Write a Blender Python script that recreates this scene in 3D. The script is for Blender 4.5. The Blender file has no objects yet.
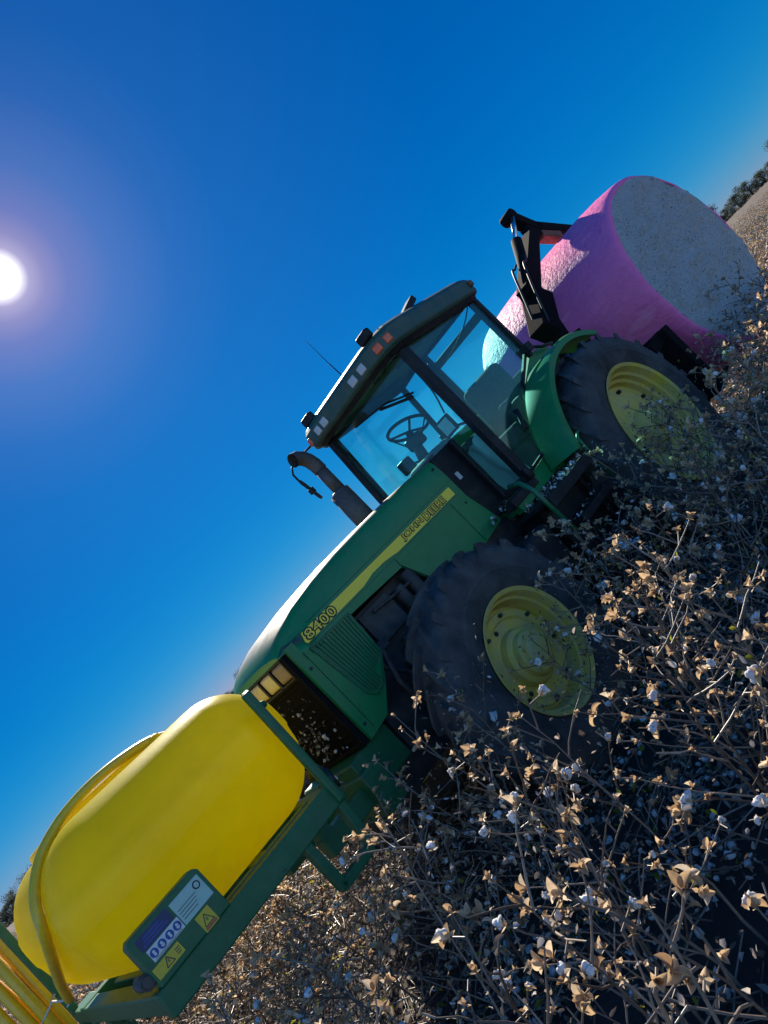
import bpy, bmesh, math, random
import numpy as np
from mathutils import Vector, Matrix, noise as mnoise

S = bpy.context.scene
COL = S.collection
R = math.radians
PSI = R(43.5)
ORIG = Vector((1.48, 7.436, 0.0))            # ground point under the middle of the tractor's rear axle
YAW = math.pi + PSI                          # tractor's nose points left and towards the camera
ROT = Matrix.Rotation(YAW, 4, 'Z')
CAM_H = 1.79

def tw(p):                                   # tractor coordinates (x forward, y left, z up) -> world
    return ORIG + ROT @ Vector(p)

# ------------------------------------------------------------------ materials
MATS = {}
def newmat(name):
    m = bpy.data.materials.new(name); m.use_nodes = True
    nt = m.node_tree; nt.nodes.clear()
    out = nt.nodes.new('ShaderNodeOutputMaterial')
    MATS[name] = m
    return m, nt, out

def N(nt, t, **kw):
    n = nt.nodes.new(t)
    for k, v in kw.items():
        if k.startswith('_'): setattr(n, k[1:], v)
        else: n.inputs[k.replace('__', ' ')].default_value = v
    return n

def noise_ramp(nt, scale, stops, detail=4.0, rough=.6, vec=None, dist=0.0):
    n = N(nt, 'ShaderNodeTexNoise', Scale=scale, Detail=detail, Roughness=rough, Distortion=dist)
    if vec: nt.links.new(vec, n.inputs['Vector'])
    r = nt.nodes.new('ShaderNodeValToRGB')
    cr = r.color_ramp
    while len(cr.elements) < len(stops): cr.elements.new(.5)
    for e, (p, c) in zip(cr.elements, stops):
        e.position = p; e.color = (*c, 1) if len(c) == 3 else c
    nt.links.new(n.outputs['Fac'], r.inputs['Fac'])
    return n, r

def paint(name, col, col2=None, rough=.4, metal=0.0, dust=None, dscale=6.0, dlo=.45, dhi=.75, damt=.6, bump=0.0, bscale=60.0, spec=.5, coat=0.0, transl=0.0):
    """Principled with a fine colour mottle, a dust layer with a shape of its own and an optional bump."""
    m, nt, out = newmat(name)
    tc = nt.nodes.new('ShaderNodeTexCoord')
    v = tc.outputs['Object']
    p = N(nt, 'ShaderNodeBsdfPrincipled', Roughness=rough, Metallic=metal)
    p.inputs['Specular IOR Level'].default_value = spec
    p.inputs['Coat Weight'].default_value = coat
    c2 = col2 or tuple(c * .75 for c in col)
    _, r = noise_ramp(nt, dscale * 2.3, [(.35, col), (.7, c2)], vec=v)
    colout = r.outputs['Color']
    if dust:
        _, d = noise_ramp(nt, dscale, [(dlo, (0, 0, 0)), (dhi, (damt,) * 3)], detail=9, rough=.68, vec=v, dist=.4)
        mx = nt.nodes.new('ShaderNodeMix'); mx.data_type = 'RGBA'
        nt.links.new(d.outputs['Color'], mx.inputs[0]); nt.links.new(colout, mx.inputs[6])
        mx.inputs[7].default_value = (*dust, 1)
        colout = mx.outputs[2]
        mr = N(nt, 'ShaderNodeMapRange'); mr.inputs['To Min'].default_value = rough; mr.inputs['To Max'].default_value = min(1, rough + .4)
        nt.links.new(d.outputs['Color'], mr.inputs['Value']); nt.links.new(mr.outputs[0], p.inputs['Roughness'])
    nt.links.new(colout, p.inputs['Base Color'])
    if bump:
        bn = N(nt, 'ShaderNodeTexNoise', Scale=bscale, Detail=6.0, Roughness=.65); nt.links.new(v, bn.inputs['Vector'])
        b = N(nt, 'ShaderNodeBump', Strength=bump, Distance=.02); nt.links.new(bn.outputs['Fac'], b.inputs['Height'])
        nt.links.new(b.outputs[0], p.inputs['Normal'])
    if transl:
        t = nt.nodes.new('ShaderNodeBsdfTranslucent'); nt.links.new(colout, t.inputs['Color'])
        ms = N(nt, 'ShaderNodeMixShader', Fac=transl)
        nt.links.new(p.outputs[0], ms.inputs[1]); nt.links.new(t.outputs[0], ms.inputs[2]); nt.links.new(ms.outputs[0], out.inputs[0])
    else:
        nt.links.new(p.outputs[0], out.inputs[0])
    return m

DUST = (.19, .15, .115)
GREEN = paint('green_paint', (.008, .19, .055), (.008, .16, .05), rough=.42, dust=DUST, dscale=5, dlo=.48, dhi=.95, damt=.38, bump=.04, bscale=90, spec=.35)
GREEN2 = paint('green_steel', (.006, .12, .045), (.006, .09, .035), rough=.45, dust=DUST, dscale=7, dlo=.5, dhi=.9, damt=.4, bump=.05)
GREENROOF = paint('weathered_green_roof', (.02, .075, .05), (.03, .06, .045), rough=.5, dust=DUST, dscale=6, dlo=.45, dhi=.85, damt=.5)
BLACK = paint('black_steel', (.010, .010, .012), rough=.5, dust=DUST, dscale=8, dlo=.5, dhi=1.0, damt=.3, bump=.08, spec=.25)
DARK = paint('greasy_iron', (.018, .018, .02), rough=.6, dust=DUST, dscale=9, dlo=.4, dhi=.85, damt=.5, bump=.15)
RUBBER = paint('tyre_rubber', (.014, .014, .015), (.02, .019, .019), rough=.75, dust=(.17, .165, .16), dscale=4.5, dlo=.36, dhi=.78, damt=.5, bump=.15, bscale=45, spec=.5)
RIMY = paint('rim_yellow', (.62, .47, .05), (.50, .38, .05), rough=.5, dust=(.36, .30, .21), dscale=6, dlo=.34, dhi=.72, damt=.72, bump=.05)
TANKY = paint('tank_polyethylene', (.86, .73, .004), (.82, .68, .004), rough=.38, dust=(.5, .38, .12), dscale=3.0, dlo=.5, dhi=.95, damt=.35, bump=.04, bscale=25, transl=.60, spec=.35)
PIPEY = paint('yellow_pipe', (.8, .5, .012), (.68, .42, .02), rough=.35, dust=DUST, dscale=9, dlo=.5, dhi=.9, damt=.3)
DECALY = paint('decal_yellow', (1.0, .72, .05), (.92, .64, .05), rough=.45, dust=DUST, dscale=30, dlo=.55, dhi=1.0, damt=.3)
DECALB = paint('decal_black', (.01, .012, .012), rough=.5)
EXH = paint('exhaust_metal', (.10, .092, .085), (.07, .055, .05), rough=.6, metal=.3, dust=(.16, .11, .085), dscale=14, dlo=.4, dhi=.8, damt=.5, bump=.1)
GREY = paint('interior_grey', (.06, .065, .07), rough=.8, bump=.1)
SEAT = paint('seat_fabric', (.045, .05, .055), (.065, .07, .07), rough=.95, bump=.25, bscale=120)
BROWN = paint('interior_brown', (.11, .075, .05), rough=.8, dust=DUST, damt=.4)
HEADL = paint('headliner', (.16, .16, .155), rough=.9)
ORANGE = paint('orange_lens', (.75, .11, .015), (.65, .09, .015), rough=.2, dscale=40)
LENS = paint('work_lamp_lens', (.55, .53, .5), (.42, .4, .38), rough=.15, dscale=40)
LENSY = paint('headlamp_lens', (.62, .5, .22), (.5, .4, .2), rough=.15, dust=DUST, dscale=25, dlo=.5, dhi=.9, damt=.4)
LENSB = paint('dirty_headlamp_lens', (.26, .17, .09), (.22, .15, .09), rough=.35, dust=DUST, dscale=25, dlo=.4, dhi=.8, damt=.6)
WHITE = paint('sticker_white', (.62, .66, .64), (.55, .6, .58), rough=.4, dscale=30)
TEALS = paint('sticker_pale_green', (.36, .55, .47), (.33, .5, .44), rough=.4, dscale=30)
BLUE = paint('sticker_blue', (.02, .07, .32), rough=.4)
NAVY = paint('sticker_navy', (.012, .035, .12), rough=.4)
WARN = paint('sticker_warning', (.62, .46, .03), (.55, .4, .04), rough=.4, dscale=30)
REDS = paint('sticker_red', (.5, .12, .05), rough=.4)
INK = paint('sticker_ink', (.05, .06, .06), rough=.5)
RUST = paint('rusty_orange_steel', (.22, .075, .03), (.08, .04, .03), rough=.7, dust=DUST, dscale=12, damt=.4, bump=.15)
CARR = paint('carrier_black', (.008, .008, .009), rough=.8, bump=.08, spec=.08)
CHROME = paint('cylinder_rod', (.6, .6, .6), rough=.2, metal=1.0)
SCREEN = paint('monitor_face', (.5, .5, .48), rough=.3, dscale=20)
TWINE = paint('white_twine', (.6, .58, .52), rough=.9)
HOSE = paint('black_hose', (.012, .012, .013), rough=.55)

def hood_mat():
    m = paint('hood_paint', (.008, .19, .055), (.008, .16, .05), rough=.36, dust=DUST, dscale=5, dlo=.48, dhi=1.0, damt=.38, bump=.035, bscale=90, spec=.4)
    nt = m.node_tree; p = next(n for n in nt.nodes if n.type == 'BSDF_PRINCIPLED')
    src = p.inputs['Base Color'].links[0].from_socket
    # field dust on what faces up, its colour also painting in sun glare
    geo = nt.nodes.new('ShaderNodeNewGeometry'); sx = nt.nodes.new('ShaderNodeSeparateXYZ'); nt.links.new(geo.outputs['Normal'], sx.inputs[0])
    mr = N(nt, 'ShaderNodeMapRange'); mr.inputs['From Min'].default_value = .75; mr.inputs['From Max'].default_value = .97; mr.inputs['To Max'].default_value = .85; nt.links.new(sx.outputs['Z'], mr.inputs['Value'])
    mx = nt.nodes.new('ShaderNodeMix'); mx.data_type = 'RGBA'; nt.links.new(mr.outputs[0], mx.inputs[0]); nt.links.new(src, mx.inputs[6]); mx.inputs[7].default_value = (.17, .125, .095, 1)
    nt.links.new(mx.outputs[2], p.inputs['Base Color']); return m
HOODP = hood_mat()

def glass_mat(name, tint):
    m, nt, out = newmat(name)
    tr = N(nt, 'ShaderNodeBsdfTransparent', Color=(*tint, 1))
    gl = N(nt, 'ShaderNodeBsdfGlossy', Color=(.85, 1, .97, 1), Roughness=.03)
    df = N(nt, 'ShaderNodeBsdfDiffuse', Color=(.3, .3, .27, 1))
    lw = N(nt, 'ShaderNodeLayerWeight', Blend=.5)
    pw = N(nt, 'ShaderNodeMath', _operation='POWER'); pw.inputs[1].default_value = 4.0; nt.links.new(lw.outputs['Facing'], pw.inputs[0])
    fr = N(nt, 'ShaderNodeMath', _operation='MULTIPLY_ADD'); fr.inputs[1].default_value = .8; fr.inputs[2].default_value = .03; nt.links.new(pw.outputs[0], fr.inputs[0])
    tc = nt.nodes.new('ShaderNodeTexCoord')
    _, r = noise_ramp(nt, 3.0, [(.4, (.008,) * 3), (.8, (.07,) * 3)], detail=8, vec=tc.outputs['Object'])
    m1 = nt.nodes.new('ShaderNodeMixShader'); m2 = nt.nodes.new('ShaderNodeMixShader')
    nt.links.new(fr.outputs[0], m1.inputs[0]); nt.links.new(tr.outputs[0], m1.inputs[1]); nt.links.new(gl.outputs[0], m1.inputs[2])
    nt.links.new(r.outputs['Color'], m2.inputs[0]); nt.links.new(m1.outputs[0], m2.inputs[1]); nt.links.new(df.outputs[0], m2.inputs[2])
    nt.links.new(m2.outputs[0], out.inputs[0])
    return m
GLASS = glass_mat('green_tinted_glass', (.74, 1.0, .98))

def film_mat():
    m, nt, out = newmat('pink_wrap_film')
    tc = nt.nodes.new('ShaderNodeTexCoord')
    mp = nt.nodes.new('ShaderNodeMapping'); mp.inputs['Scale'].default_value = (1.0, 1.0, 1.0)
    nt.links.new(tc.outputs['UV'], mp.inputs['Vector'])
    mp.inputs['Scale'].default_value = (26, 3.0, 1)
    _, r = noise_ramp(nt, 1.4, [(.3, (.88, .19, .41)), (.55, (.80, .15, .37)), (.8, (.90, .29, .50))], detail=8, vec=mp.outputs[0])
    p = N(nt, 'ShaderNodeBsdfPrincipled', Roughness=.5)
    nt.links.new(r.outputs['Color'], p.inputs['Base Color'])
    p.inputs['Specular IOR Level'].default_value = .16
    wn = N(nt, 'ShaderNodeTexNoise', Scale=2.2, Detail=9.0, Roughness=.62, Distortion=.6); nt.links.new(mp.outputs[0], wn.inputs['Vector'])
    vn = N(nt, 'ShaderNodeTexNoise', Scale=17.0, Detail=5.0, Roughness=.6); nt.links.new(tc.outputs['Object'], vn.inputs['Vector'])
    ad = N(nt, 'ShaderNodeMath', _operation='MULTIPLY_ADD'); ad.inputs[1].default_value = .6
    nt.links.new(vn.outputs['Fac'], ad.inputs[0]); nt.links.new(wn.outputs['Fac'], ad.inputs[2])
    b = N(nt, 'ShaderNodeBump', Strength=.6, Distance=.035); nt.links.new(ad.outputs[0], b.inputs['Height']); nt.links.new(b.outputs[0], p.inputs['Normal'])
    nt.links.new(p.outputs[0], out.inputs[0])
    return m
FILM = film_mat()

def cotton_face_mat():
    m, nt, out = newmat('packed_cotton')
    tc = nt.nodes.new('ShaderNodeTexCoord'); v = tc.outputs['Object']
    p = N(nt, 'ShaderNodeBsdfPrincipled', Roughness=.95); p.inputs['Specular IOR Level'].default_value = .1
    _, a = noise_ramp(nt, 9, [(.3, (.84, .83, .81)), (.65, (.98, .98, .97))], detail=12, rough=.8, vec=v)
    n2, s = noise_ramp(nt, 55, [(.0, (1, 1, 1)), (.385, (1, 1, 1)), (.425, (0, 0, 0))], detail=5, vec=v)
    s2n, s2 = noise_ramp(nt, 6, [(.35, (.15,) * 3), (.65, (1, 1, 1))], detail=4, vec=v)
    mu = N(nt, 'ShaderNodeMath', _operation='MULTIPLY'); nt.links.new(s.outputs['Color'], mu.inputs[0]); nt.links.new(s2.outputs['Color'], mu.inputs[1])  # trash flecks, their density also painting shade between the cotton lumps
    mx = nt.nodes.new('ShaderNodeMix'); mx.data_type = 'RGBA'
    nt.links.new(mu.outputs[0], mx.inputs[0]); nt.links.new(a.outputs['Color'], mx.inputs[6]); mx.inputs[7].default_value = (.16, .11, .075, 1)
    nt.links.new(mx.outputs[2], p.inputs['Base Color'])
    bn = N(nt, 'ShaderNodeTexNoise', Scale=38.0, Detail=8.0, Roughness=.7); nt.links.new(v, bn.inputs['Vector'])
    b = N(nt, 'ShaderNodeBump', Strength=1.0, Distance=.16); nt.links.new(bn.outputs['Fac'], b.inputs['Height']); nt.links.new(b.outputs[0], p.inputs['Normal'])
    nt.links.new(p.outputs[0], out.inputs[0])
    return m
COTTONF = cotton_face_mat()
COTTON_DIM = paint('dimmed_cotton', (.30, .28, .25), (.22, .20, .18), rough=.95, bump=.6, bscale=30)  # cotton darkened in colour to tone down the sun on the far end

def plant_mat(name, a, b, c, transl=.3, rough=.8, scale=14.0):
    """per-island and per-object colour spread for dry plant parts"""
    m, nt, out = newmat(name)
    geo = nt.nodes.new('ShaderNodeNewGeometry'); oi = nt.nodes.new('ShaderNodeObjectInfo')
    ad = N(nt, 'ShaderNodeMath', _operation='ADD'); fr = N(nt, 'ShaderNodeMath', _operation='FRACT')
    nt.links.new(geo.outputs['Random Per Island'], ad.inputs[0]); nt.links.new(oi.outputs['Random'], ad.inputs[1]); nt.links.new(ad.outputs[0], fr.inputs[0])
    r = nt.nodes.new('ShaderNodeValToRGB'); r.color_ramp.elements.new(.5)
    for e, (q, k) in zip(r.color_ramp.elements, ((0, a), (.55, b), (1, c))): e.position = q; e.color = (*k, 1)
    nt.links.new(fr.outputs[0], r.inputs[0])
    tc = nt.nodes.new('ShaderNodeTexCoord')
    _, mo = noise_ramp(nt, scale * 4, [(.3, (.7,) * 3), (.7, (1.1,) * 3)], vec=tc.outputs['Object'])
    mx = nt.nodes.new('ShaderNodeMix'); mx.data_type = 'RGBA'; mx.blend_type = 'MULTIPLY'; mx.inputs[0].default_value = 1
    nt.links.new(r.outputs['Color'], mx.inputs[6]); nt.links.new(mo.outputs['Color'], mx.inputs[7])
    p = N(nt, 'ShaderNodeBsdfPrincipled', Roughness=rough); p.inputs['Specular IOR Level'].default_value = .3
    nt.links.new(mx.outputs[2], p.inputs['Base Color'])
    if transl:
        t = nt.nodes.new('ShaderNodeBsdfTranslucent'); nt.links.new(mx.outputs[2], t.inputs['Color'])
        ms = N(nt, 'ShaderNodeMixShader', Fac=transl); nt.links.new(p.outputs[0], ms.inputs[1]); nt.links.new(t.outputs[0], ms.inputs[2])
        nt.links.new(ms.outputs[0], out.inputs[0])
    else: nt.links.new(p.outputs[0], out.inputs[0])
    return m
STEM = plant_mat('cotton_stem', (.08, .057, .043), (.17, .127, .095), (.32, .25, .19), transl=0, rough=.4)
BURR = plant_mat('open_burr', (.34, .21, .115), (.62, .43, .24), (.83, .67, .47), transl=.45, rough=.5)
LEAF = plant_mat('dry_leaf', (.07, .052, .042), (.20, .16, .13), (.64, .56, .48), transl=.3)
LEAFG = plant_mat('regrowth_leaf', (.10, .16, .02), (.3, .3, .03), (.42, .36, .05), transl=.5)
LINT = plant_mat('cotton_lint', (.72, .70, .68), (.82, .81, .79), (.88, .87, .86), transl=.25, rough=1)
BARK = plant_mat('bark', (.06, .045, .035), (.08, .06, .045), (.1, .075, .055), transl=0)
CROWN = plant_mat('tree_foliage', (.07, .08, .045), (.10, .11, .06), (.14, .145, .09), transl=.25)

# ------------------------------------------------------------------ mesh builder
class MB:
    def __init__(s): s.v = []; s.f = []; s.mi = []; s.sm = []; s.uv = None
    def add(s, vs, fs, mi=0, smooth=False):
        o = len(s.v); s.v += [tuple(x) for x in vs]
        for f in fs: s.f.append(tuple(i + o for i in f)); s.mi.append(mi); s.sm.append(smooth)
        return s
    def box(s, lo, hi, mi=0, rot=None, piv=None):
        x0, y0, z0 = lo; x1, y1, z1 = hi
        vs = [Vector(p) for p in ((x0,y0,z0),(x1,y0,z0),(x1,y1,z0),(x0,y1,z0),(x0,y0,z1),(x1,y0,z1),(x1,y1,z1),(x0,y1,z1))]
        if rot:
            c = Vector(piv) if piv else (Vector(lo) + Vector(hi)) / 2
            vs = [c + rot @ (p - c) for p in vs]
        return s.add(vs, [(0,3,2,1),(4,5,6,7),(0,1,5,4),(1,2,6,5),(2,3,7,6),(3,0,4,7)], mi)
    def bar(s, a, b, w, h, mi=0, up=(0,0,1), w2=None, h2=None):
        a = Vector(a); b = Vector(b); d = (b - a).normalized(); u = Vector(up)
        if abs(d.dot(u)) > .98: u = Vector((1,0,0))
        sd = d.cross(u).normalized(); u = sd.cross(d)
        vs = []
        for p, ww, hh in ((a, w, h), (b, w2 or w, h2 or h)):
            for i, j in ((-1,-1),(1,-1),(1,1),(-1,1)): vs.append(p + sd * ww / 2 * i + u * hh / 2 * j)
        return s.add(vs, [(0,1,2,3),(7,6,5,4),(0,4,5,1),(1,5,6,2),(2,6,7,3),(3,7,4,0)], mi)
    def tube(s, pts, r, n=8, mi=0, cap=True, smooth=True):
        pts = [Vector(p) for p in pts]; m = len(pts)
        rs = r if isinstance(r, (list, tuple)) else [r] * m
        t0 = (pts[1] - pts[0]).normalized()
        u = t0.orthogonal().normalized()
        vs = []
        for i, p in enumerate(pts):
            t = (pts[min(i+1, m-1)] - pts[max(i-1, 0)]).normalized()
            u = (u - t * u.dot(t)); u = u.normalized() if u.length > 1e-6 else t.orthogonal().normalized()
            w = t.cross(u)
            for k in range(n):
                a = 2 * math.pi * k / n
                vs.append(p + (u * math.cos(a) + w * math.sin(a)) * rs[i])
        fs = [(i*n+k, i*n+(k+1)%n, (i+1)*n+(k+1)%n, (i+1)*n+k) for i in range(m-1) for k in range(n)]
        s.add(vs, fs, mi, smooth)
        if cap:
            o = len(s.v) - len(vs)
            s.f.append(tuple(o + k for k in reversed(range(n)))); s.mi.append(mi); s.sm.append(False)
            s.f.append(tuple(o + (m-1)*n + k for k in range(n))); s.mi.append(mi); s.sm.append(False)
        return s
    def lathe(s, prof, c, axis='Y', n=64, mi=0, smooth=True, sign=1):
        """prof: list of (offset along axis, radius); c: centre"""
        c = Vector(c); ax = {'X': 0, 'Y': 1, 'Z': 2}[axis]; e1, e2 = [(1,2),(2,0),(0,1)][ax]
        vs = []
        for o, r in prof:
            for k in range(n):
                a = 2 * math.pi * k / n; p = [0, 0, 0]; p[ax] = o * sign; p[e1] = r * math.cos(a) ; p[e2] = r * math.sin(a)
                vs.append(c + Vector(p))
        m = len(prof)
        fs = [(i*n+k, (i+1)*n+k, (i+1)*n+(k+1)%n, i*n+(k+1)%n) for i in range(m-1) for k in range(n)]
        if sign > 0: fs = [f[::-1] for f in fs]
        return s.add(vs, fs, mi, smooth)
    def prism(s, poly, y0, y1, mi=0):
        """poly in (x, z), extruded along y"""
        n = len(poly)
        vs = [(x, y0, z) for x, z in poly] + [(x, y1, z) for x, z in poly]
        fs = [tuple(range(n)), tuple(reversed(range(n, 2*n)))] + [(i, n+i, n+(i+1)%n, (i+1)%n) for i in range(n)]
        return s.add(vs, fs, mi)
    def plan(s, poly, z0, z1, mi=0):
        n = len(poly)
        vs = [(x, y, z0) for x, y in poly] + [(x, y, z1) for x, y in poly]
        fs = [tuple(reversed(range(n))), tuple(range(n, 2*n))] + [(i, (i+1)%n, n+(i+1)%n, n+i) for i in range(n)]
        return s.add(vs, fs, mi)
    def loft(s, secs, mi=0, smooth=True, closed=False, cap=False):
        n = len(secs[0]); vs = [p for q in secs for p in q]
        rng = range(n) if closed else range(n-1)
        fs = [(i*n+k, i*n+(k+1)%n, (i+1)*n+(k+1)%n, (i+1)*n+k) for i in range(len(secs)-1) for k in rng]
        if cap: fs += [tuple(reversed(range(n))), tuple((len(secs)-1)*n + k for k in range(n))]
        return s.add(vs, fs, mi, smooth)
    def rbox(s, lo, hi, r, n=8, mi=0, fn=None):
        """rounded box"""
        lo = Vector(lo); hi = Vector(hi); c = (lo+hi)/2; e = (hi-lo)/2
        rr = Vector((min(r, e.x), min(r, e.y), min(r, e.z)))
        vs = []; fs = []
        for ax in range(3):
            for sg in (-1, 1):
                a1, a2 = (ax+1) % 3, (ax+2) % 3
                def samp(ext, rad):
                    k = [-ext + rad*(1-math.cos(math.pi/2*i/n)) for i in range(n+1)]
                    mid = [(-ext+rad) + (2*ext-2*rad)*i/6 for i in range(1, 6)]
                    return k + mid + [-x for x in reversed(k)]
                A = samp(e[a1], rr[a1]); B = samp(e[a2], rr[a2]); o = len(vs)
                for a in A:
                    for b in B:
                        q = Vector((0,0,0)); q[ax] = sg*e[ax]; q[a1] = a; q[a2] = b
                        inner = Vector([max(-(e[i]-rr[i]), min(e[i]-rr[i], q[i])) for i in range(3)])
                        d = q - inner
                        d = Vector([d[i]/rr[i] for i in range(3)])
                        L = d.length or 1; d = d / L
                        vs.append(c + inner + Vector([d[i]*rr[i] for i in range(3)]))
                nb = len(B)
                for i in range(len(A)-1):
                    for j in range(nb-1):
                        f = (o+i*nb+j, o+(i+1)*nb+j, o+(i+1)*nb+j+1, o+i*nb+j+1)
                        fs.append(f if sg > 0 else f[::-1])
        if fn: vs = [fn(p) for p in vs]
        return s.add(vs, fs, mi, True)
    def mesh(s, name, mats, base=(0,0,0), weld=0.0, bevel=0.0):
        me = bpy.data.meshes.new(name)
        b = Vector(base)
        me.from_pydata([Vector(p) - b for p in s.v], [], s.f)
        for m in (mats if isinstance(mats, (list, tuple)) else [mats]): me.materials.append(m)
        me.polygons.foreach_set('material_index', s.mi); me.polygons.foreach_set('use_smooth', s.sm)
        if weld:
            bm = bmesh.new(); bm.from_mesh(me); bmesh.ops.remove_doubles(bm, verts=bm.verts, dist=weld)
            bmesh.ops.recalc_face_normals(bm, faces=bm.faces); bm.to_mesh(me); bm.free()
        me.update()
        return me

def link(name, data, parent=None, M=None):
    o = bpy.data.objects.new(name, data); COL.objects.link(o)
    if parent is not None: o.parent = parent
    if M is not None: o.matrix_local = M
    return o
def tag(o, label=None, cat=None, group=None, kind=None):
    if label: o['label'] = label
    if cat: o['category'] = cat
    if group: o['group'] = group
    if kind: o['kind'] = kind
    return o
BASE = {}
def thing(name, base, label, cat, group=None):
    """Empty at the thing's base, in the tractor's axes; parts are given in tractor coordinates"""
    o = link(name, None); o.matrix_world = Matrix.Translation(tw(base)) @ ROT
    o.empty_display_size = .2
    BASE[o.name] = Vector(base)
    return tag(o, label, cat, group)
def root_base(o):
    while o.parent: o = o.parent
    return BASE[o.name]
def part(name, mb, mats, parent, bevel=0.0, weld=0.0, label=None, smooth_angle=None):
    o = link(name, mb.mesh(name, mats, root_base(parent), weld), parent)
    if bevel:
        m = o.modifiers.new('bevel', 'BEVEL'); m.width = bevel; m.segments = 2; m.limit_method = 'ANGLE'; m.angle_limit = R(40)
    if label: o['label'] = label
    return o

def text_mesh(body, size, extrude, offset=0.0):
    cu = bpy.data.curves.new('lettering', 'FONT'); cu.body = body; cu.size = size; cu.extrude = extrude; cu.offset = offset
    cu.align_x = 'LEFT'; cu.resolution_u = 3
    ob = bpy.data.objects.new('lettering', cu); COL.objects.link(ob)
    dg = bpy.context.evaluated_depsgraph_get(); dg.update()
    me = bpy.data.meshes.new_from_object(ob.evaluated_get(dg))
    bpy.data.objects.remove(ob); bpy.data.curves.remove(cu)
    return me
def lettering(name, body, mat, parent, x_left, x_right, z_base, height, y, extrude=.0012, offset=0.0):
    """words on a left-hand side (they run towards -x seen from the left), fitted between x_left and x_right"""
    me = text_mesh(body, 1.0, 0.0, 0.0)
    xs = [v.co.x for v in me.vertices]; ys = [v.co.y for v in me.vertices]
    me2 = text_mesh(body, 1.0, .01, offset)
    sx = (x_left - x_right) / (max(xs) - min(xs)); sy = height / (max(ys) - min(ys))
    b = root_base(parent)
    for v in me2.vertices:
        p = Vector((x_left - (v.co.x - min(xs)) * sx, y + v.co.z / .01 * extrude, z_base + (v.co.y - min(ys)) * sy))
        v.co = p - b
    me2.materials.clear(); me2.materials.append(mat)
    me2.name = name
    return link(name, me2, parent)

# ------------------------------------------------------------------ the tractor
T = thing('tractor', (1.5, 0, 0), 'big green row crop tractor with yellow wheels and a tinted glass cab', 'tractor')

# hood: shell lofted from the nose to the cab
def hood_sec(x, zt, hw, tw_, zb):
    L = []
    pts = [(hw, zb), (hw, zb + (zt - zb) * .5), (hw - .003, zt - .15), (hw - .012, zt - .06), (hw - .022, zt - .028), (hw - .042, zt - .010), (hw - .10, zt + .002), (tw_ * .4, zt + .014)]
    pts = [(y, max(z, zb + .0008*i)) for i, (y, z) in enumerate(pts)]
    for y, z in pts: L.append((x, y, z))
    for y, z in reversed(pts): L.append((x, -y, z))
    return L
h = MB()
zs = [(1.70, 2.055, .43, .39), (2.1, 2.055, .43, .39), (2.6, 2.04, .43, .385), (3.0, 2.02, .43, .38), (3.3, 1.99, .43, .375), (3.55, 1.95, .43, .37), (3.72, 1.895, .425, .355), (3.80, 1.85, .415, .34), (3.845, 1.80, .40, .32)]
h.loft([hood_sec(x, z, a, b, 1.655 if x < 3.6 else 1.70 if x < 3.75 else 1.772) for x, z, a, b in zs])
h.add([(3.845, y, z) for (_, y, z) in hood_sec(0, 1.80, .40, .32, 1.772)], [tuple(range(16))])
h.prism([(2.69, 1.657), (1.70, 1.657), (1.60, 1.33), (1.95, 1.30), (2.42, 1.36), (2.56, 1.44)], .40, .43)
h.prism([(2.69, 1.657), (1.70, 1.657), (1.60, 1.33), (1.95, 1.30), (2.42, 1.36), (2.56, 1.44)], -.43, -.40)
for s_ in (1, -1):
    y0, y1 = sorted((.40 * s_, .43 * s_))
    h.prism([(3.80, 1.79), (3.56, 1.79), (3.56, 1.645), (3.80, 1.645)], *sorted((.40 * s_, .424 * s_)))
    h.prism([(3.80, 1.66), (3.72, 1.652), (3.28, 1.652), (3.30, 1.36), (3.46, 1.20), (3.60, 1.08), (3.79, 1.06)], y0, y1)
h.prism([(2.69, 1.70), (3.28, 1.72), (3.28, 1.655), (2.69, 1.63)], -.429, -.405); h.prism([(2.69, 1.70), (3.28, 1.72), (3.28, 1.655), (2.69, 1.63)], .405, .429)
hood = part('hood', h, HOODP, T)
for s_ in (1, -1):
    st = MB(); y = .4315 * s_; yy = .435 * s_
    a, b = sorted((y, yy))
    st.prism([(3.665, 1.735), (3.645, 1.79), (1.785, 1.80), (1.785, 1.725), (2.62, 1.722), (2.66, 1.728), (2.78, 1.742), (2.92, 1.742), (3.05, 1.722), (3.655, 1.717)], a, b)
    sp = part('stripe', st, DECALY, T)
lettering('lettering', '8400', DECALB, T, 3.635, 3.345, 1.724, .064, .4362, .0008, .07)
lettering('lettering', '8400', DECALY, T, 3.635, 3.345, 1.725, .062, .4375, .0012, -.004)
lettering('lettering', 'JOHN', DECALB, T, 2.505, 2.235, 1.735, .053, .4362, .0008, .075); lettering('lettering', 'DEERE', DECALB, T, 2.205, 1.915, 1.735, .053, .4362, .0008, .075)
lettering('lettering', 'JOHN', DECALY, T, 2.505, 2.235, 1.737, .05, .4375, .0012, -.004); lettering('lettering', 'DEERE', DECALY, T, 2.205, 1.915, 1.737, .05, .4375, .0012, -.004)
sm_ = MB()
for s_ in (1, -1):
    y = .431*s_
    for a, b in (((3.725, 1.10), (3.725, 1.70)), ((2.69, 1.645), (2.69, 1.70)), ((1.90, 1.31), (1.90, 1.70)), ((3.66, 1.705), (1.72, 1.712)), ((3.56, 1.815), (1.72, 1.83))):
        sm_.bar((a[0], y, a[1]), (b[0], y, b[1]), .002, .006, up=(0, 1, 0))
    for x, z in ((3.76, 1.15), (3.76, 1.60), (3.30, 1.40), (2.60, 1.48), (2.05, 1.34), (1.66, 1.36), (1.76, 1.62), (1.76, 1.98), (2.3, 1.40)):
        sm_.tube([(x, y - .002*s_, z), (x, y + .006*s_, z)], .011, 8, smooth=False)
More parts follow.
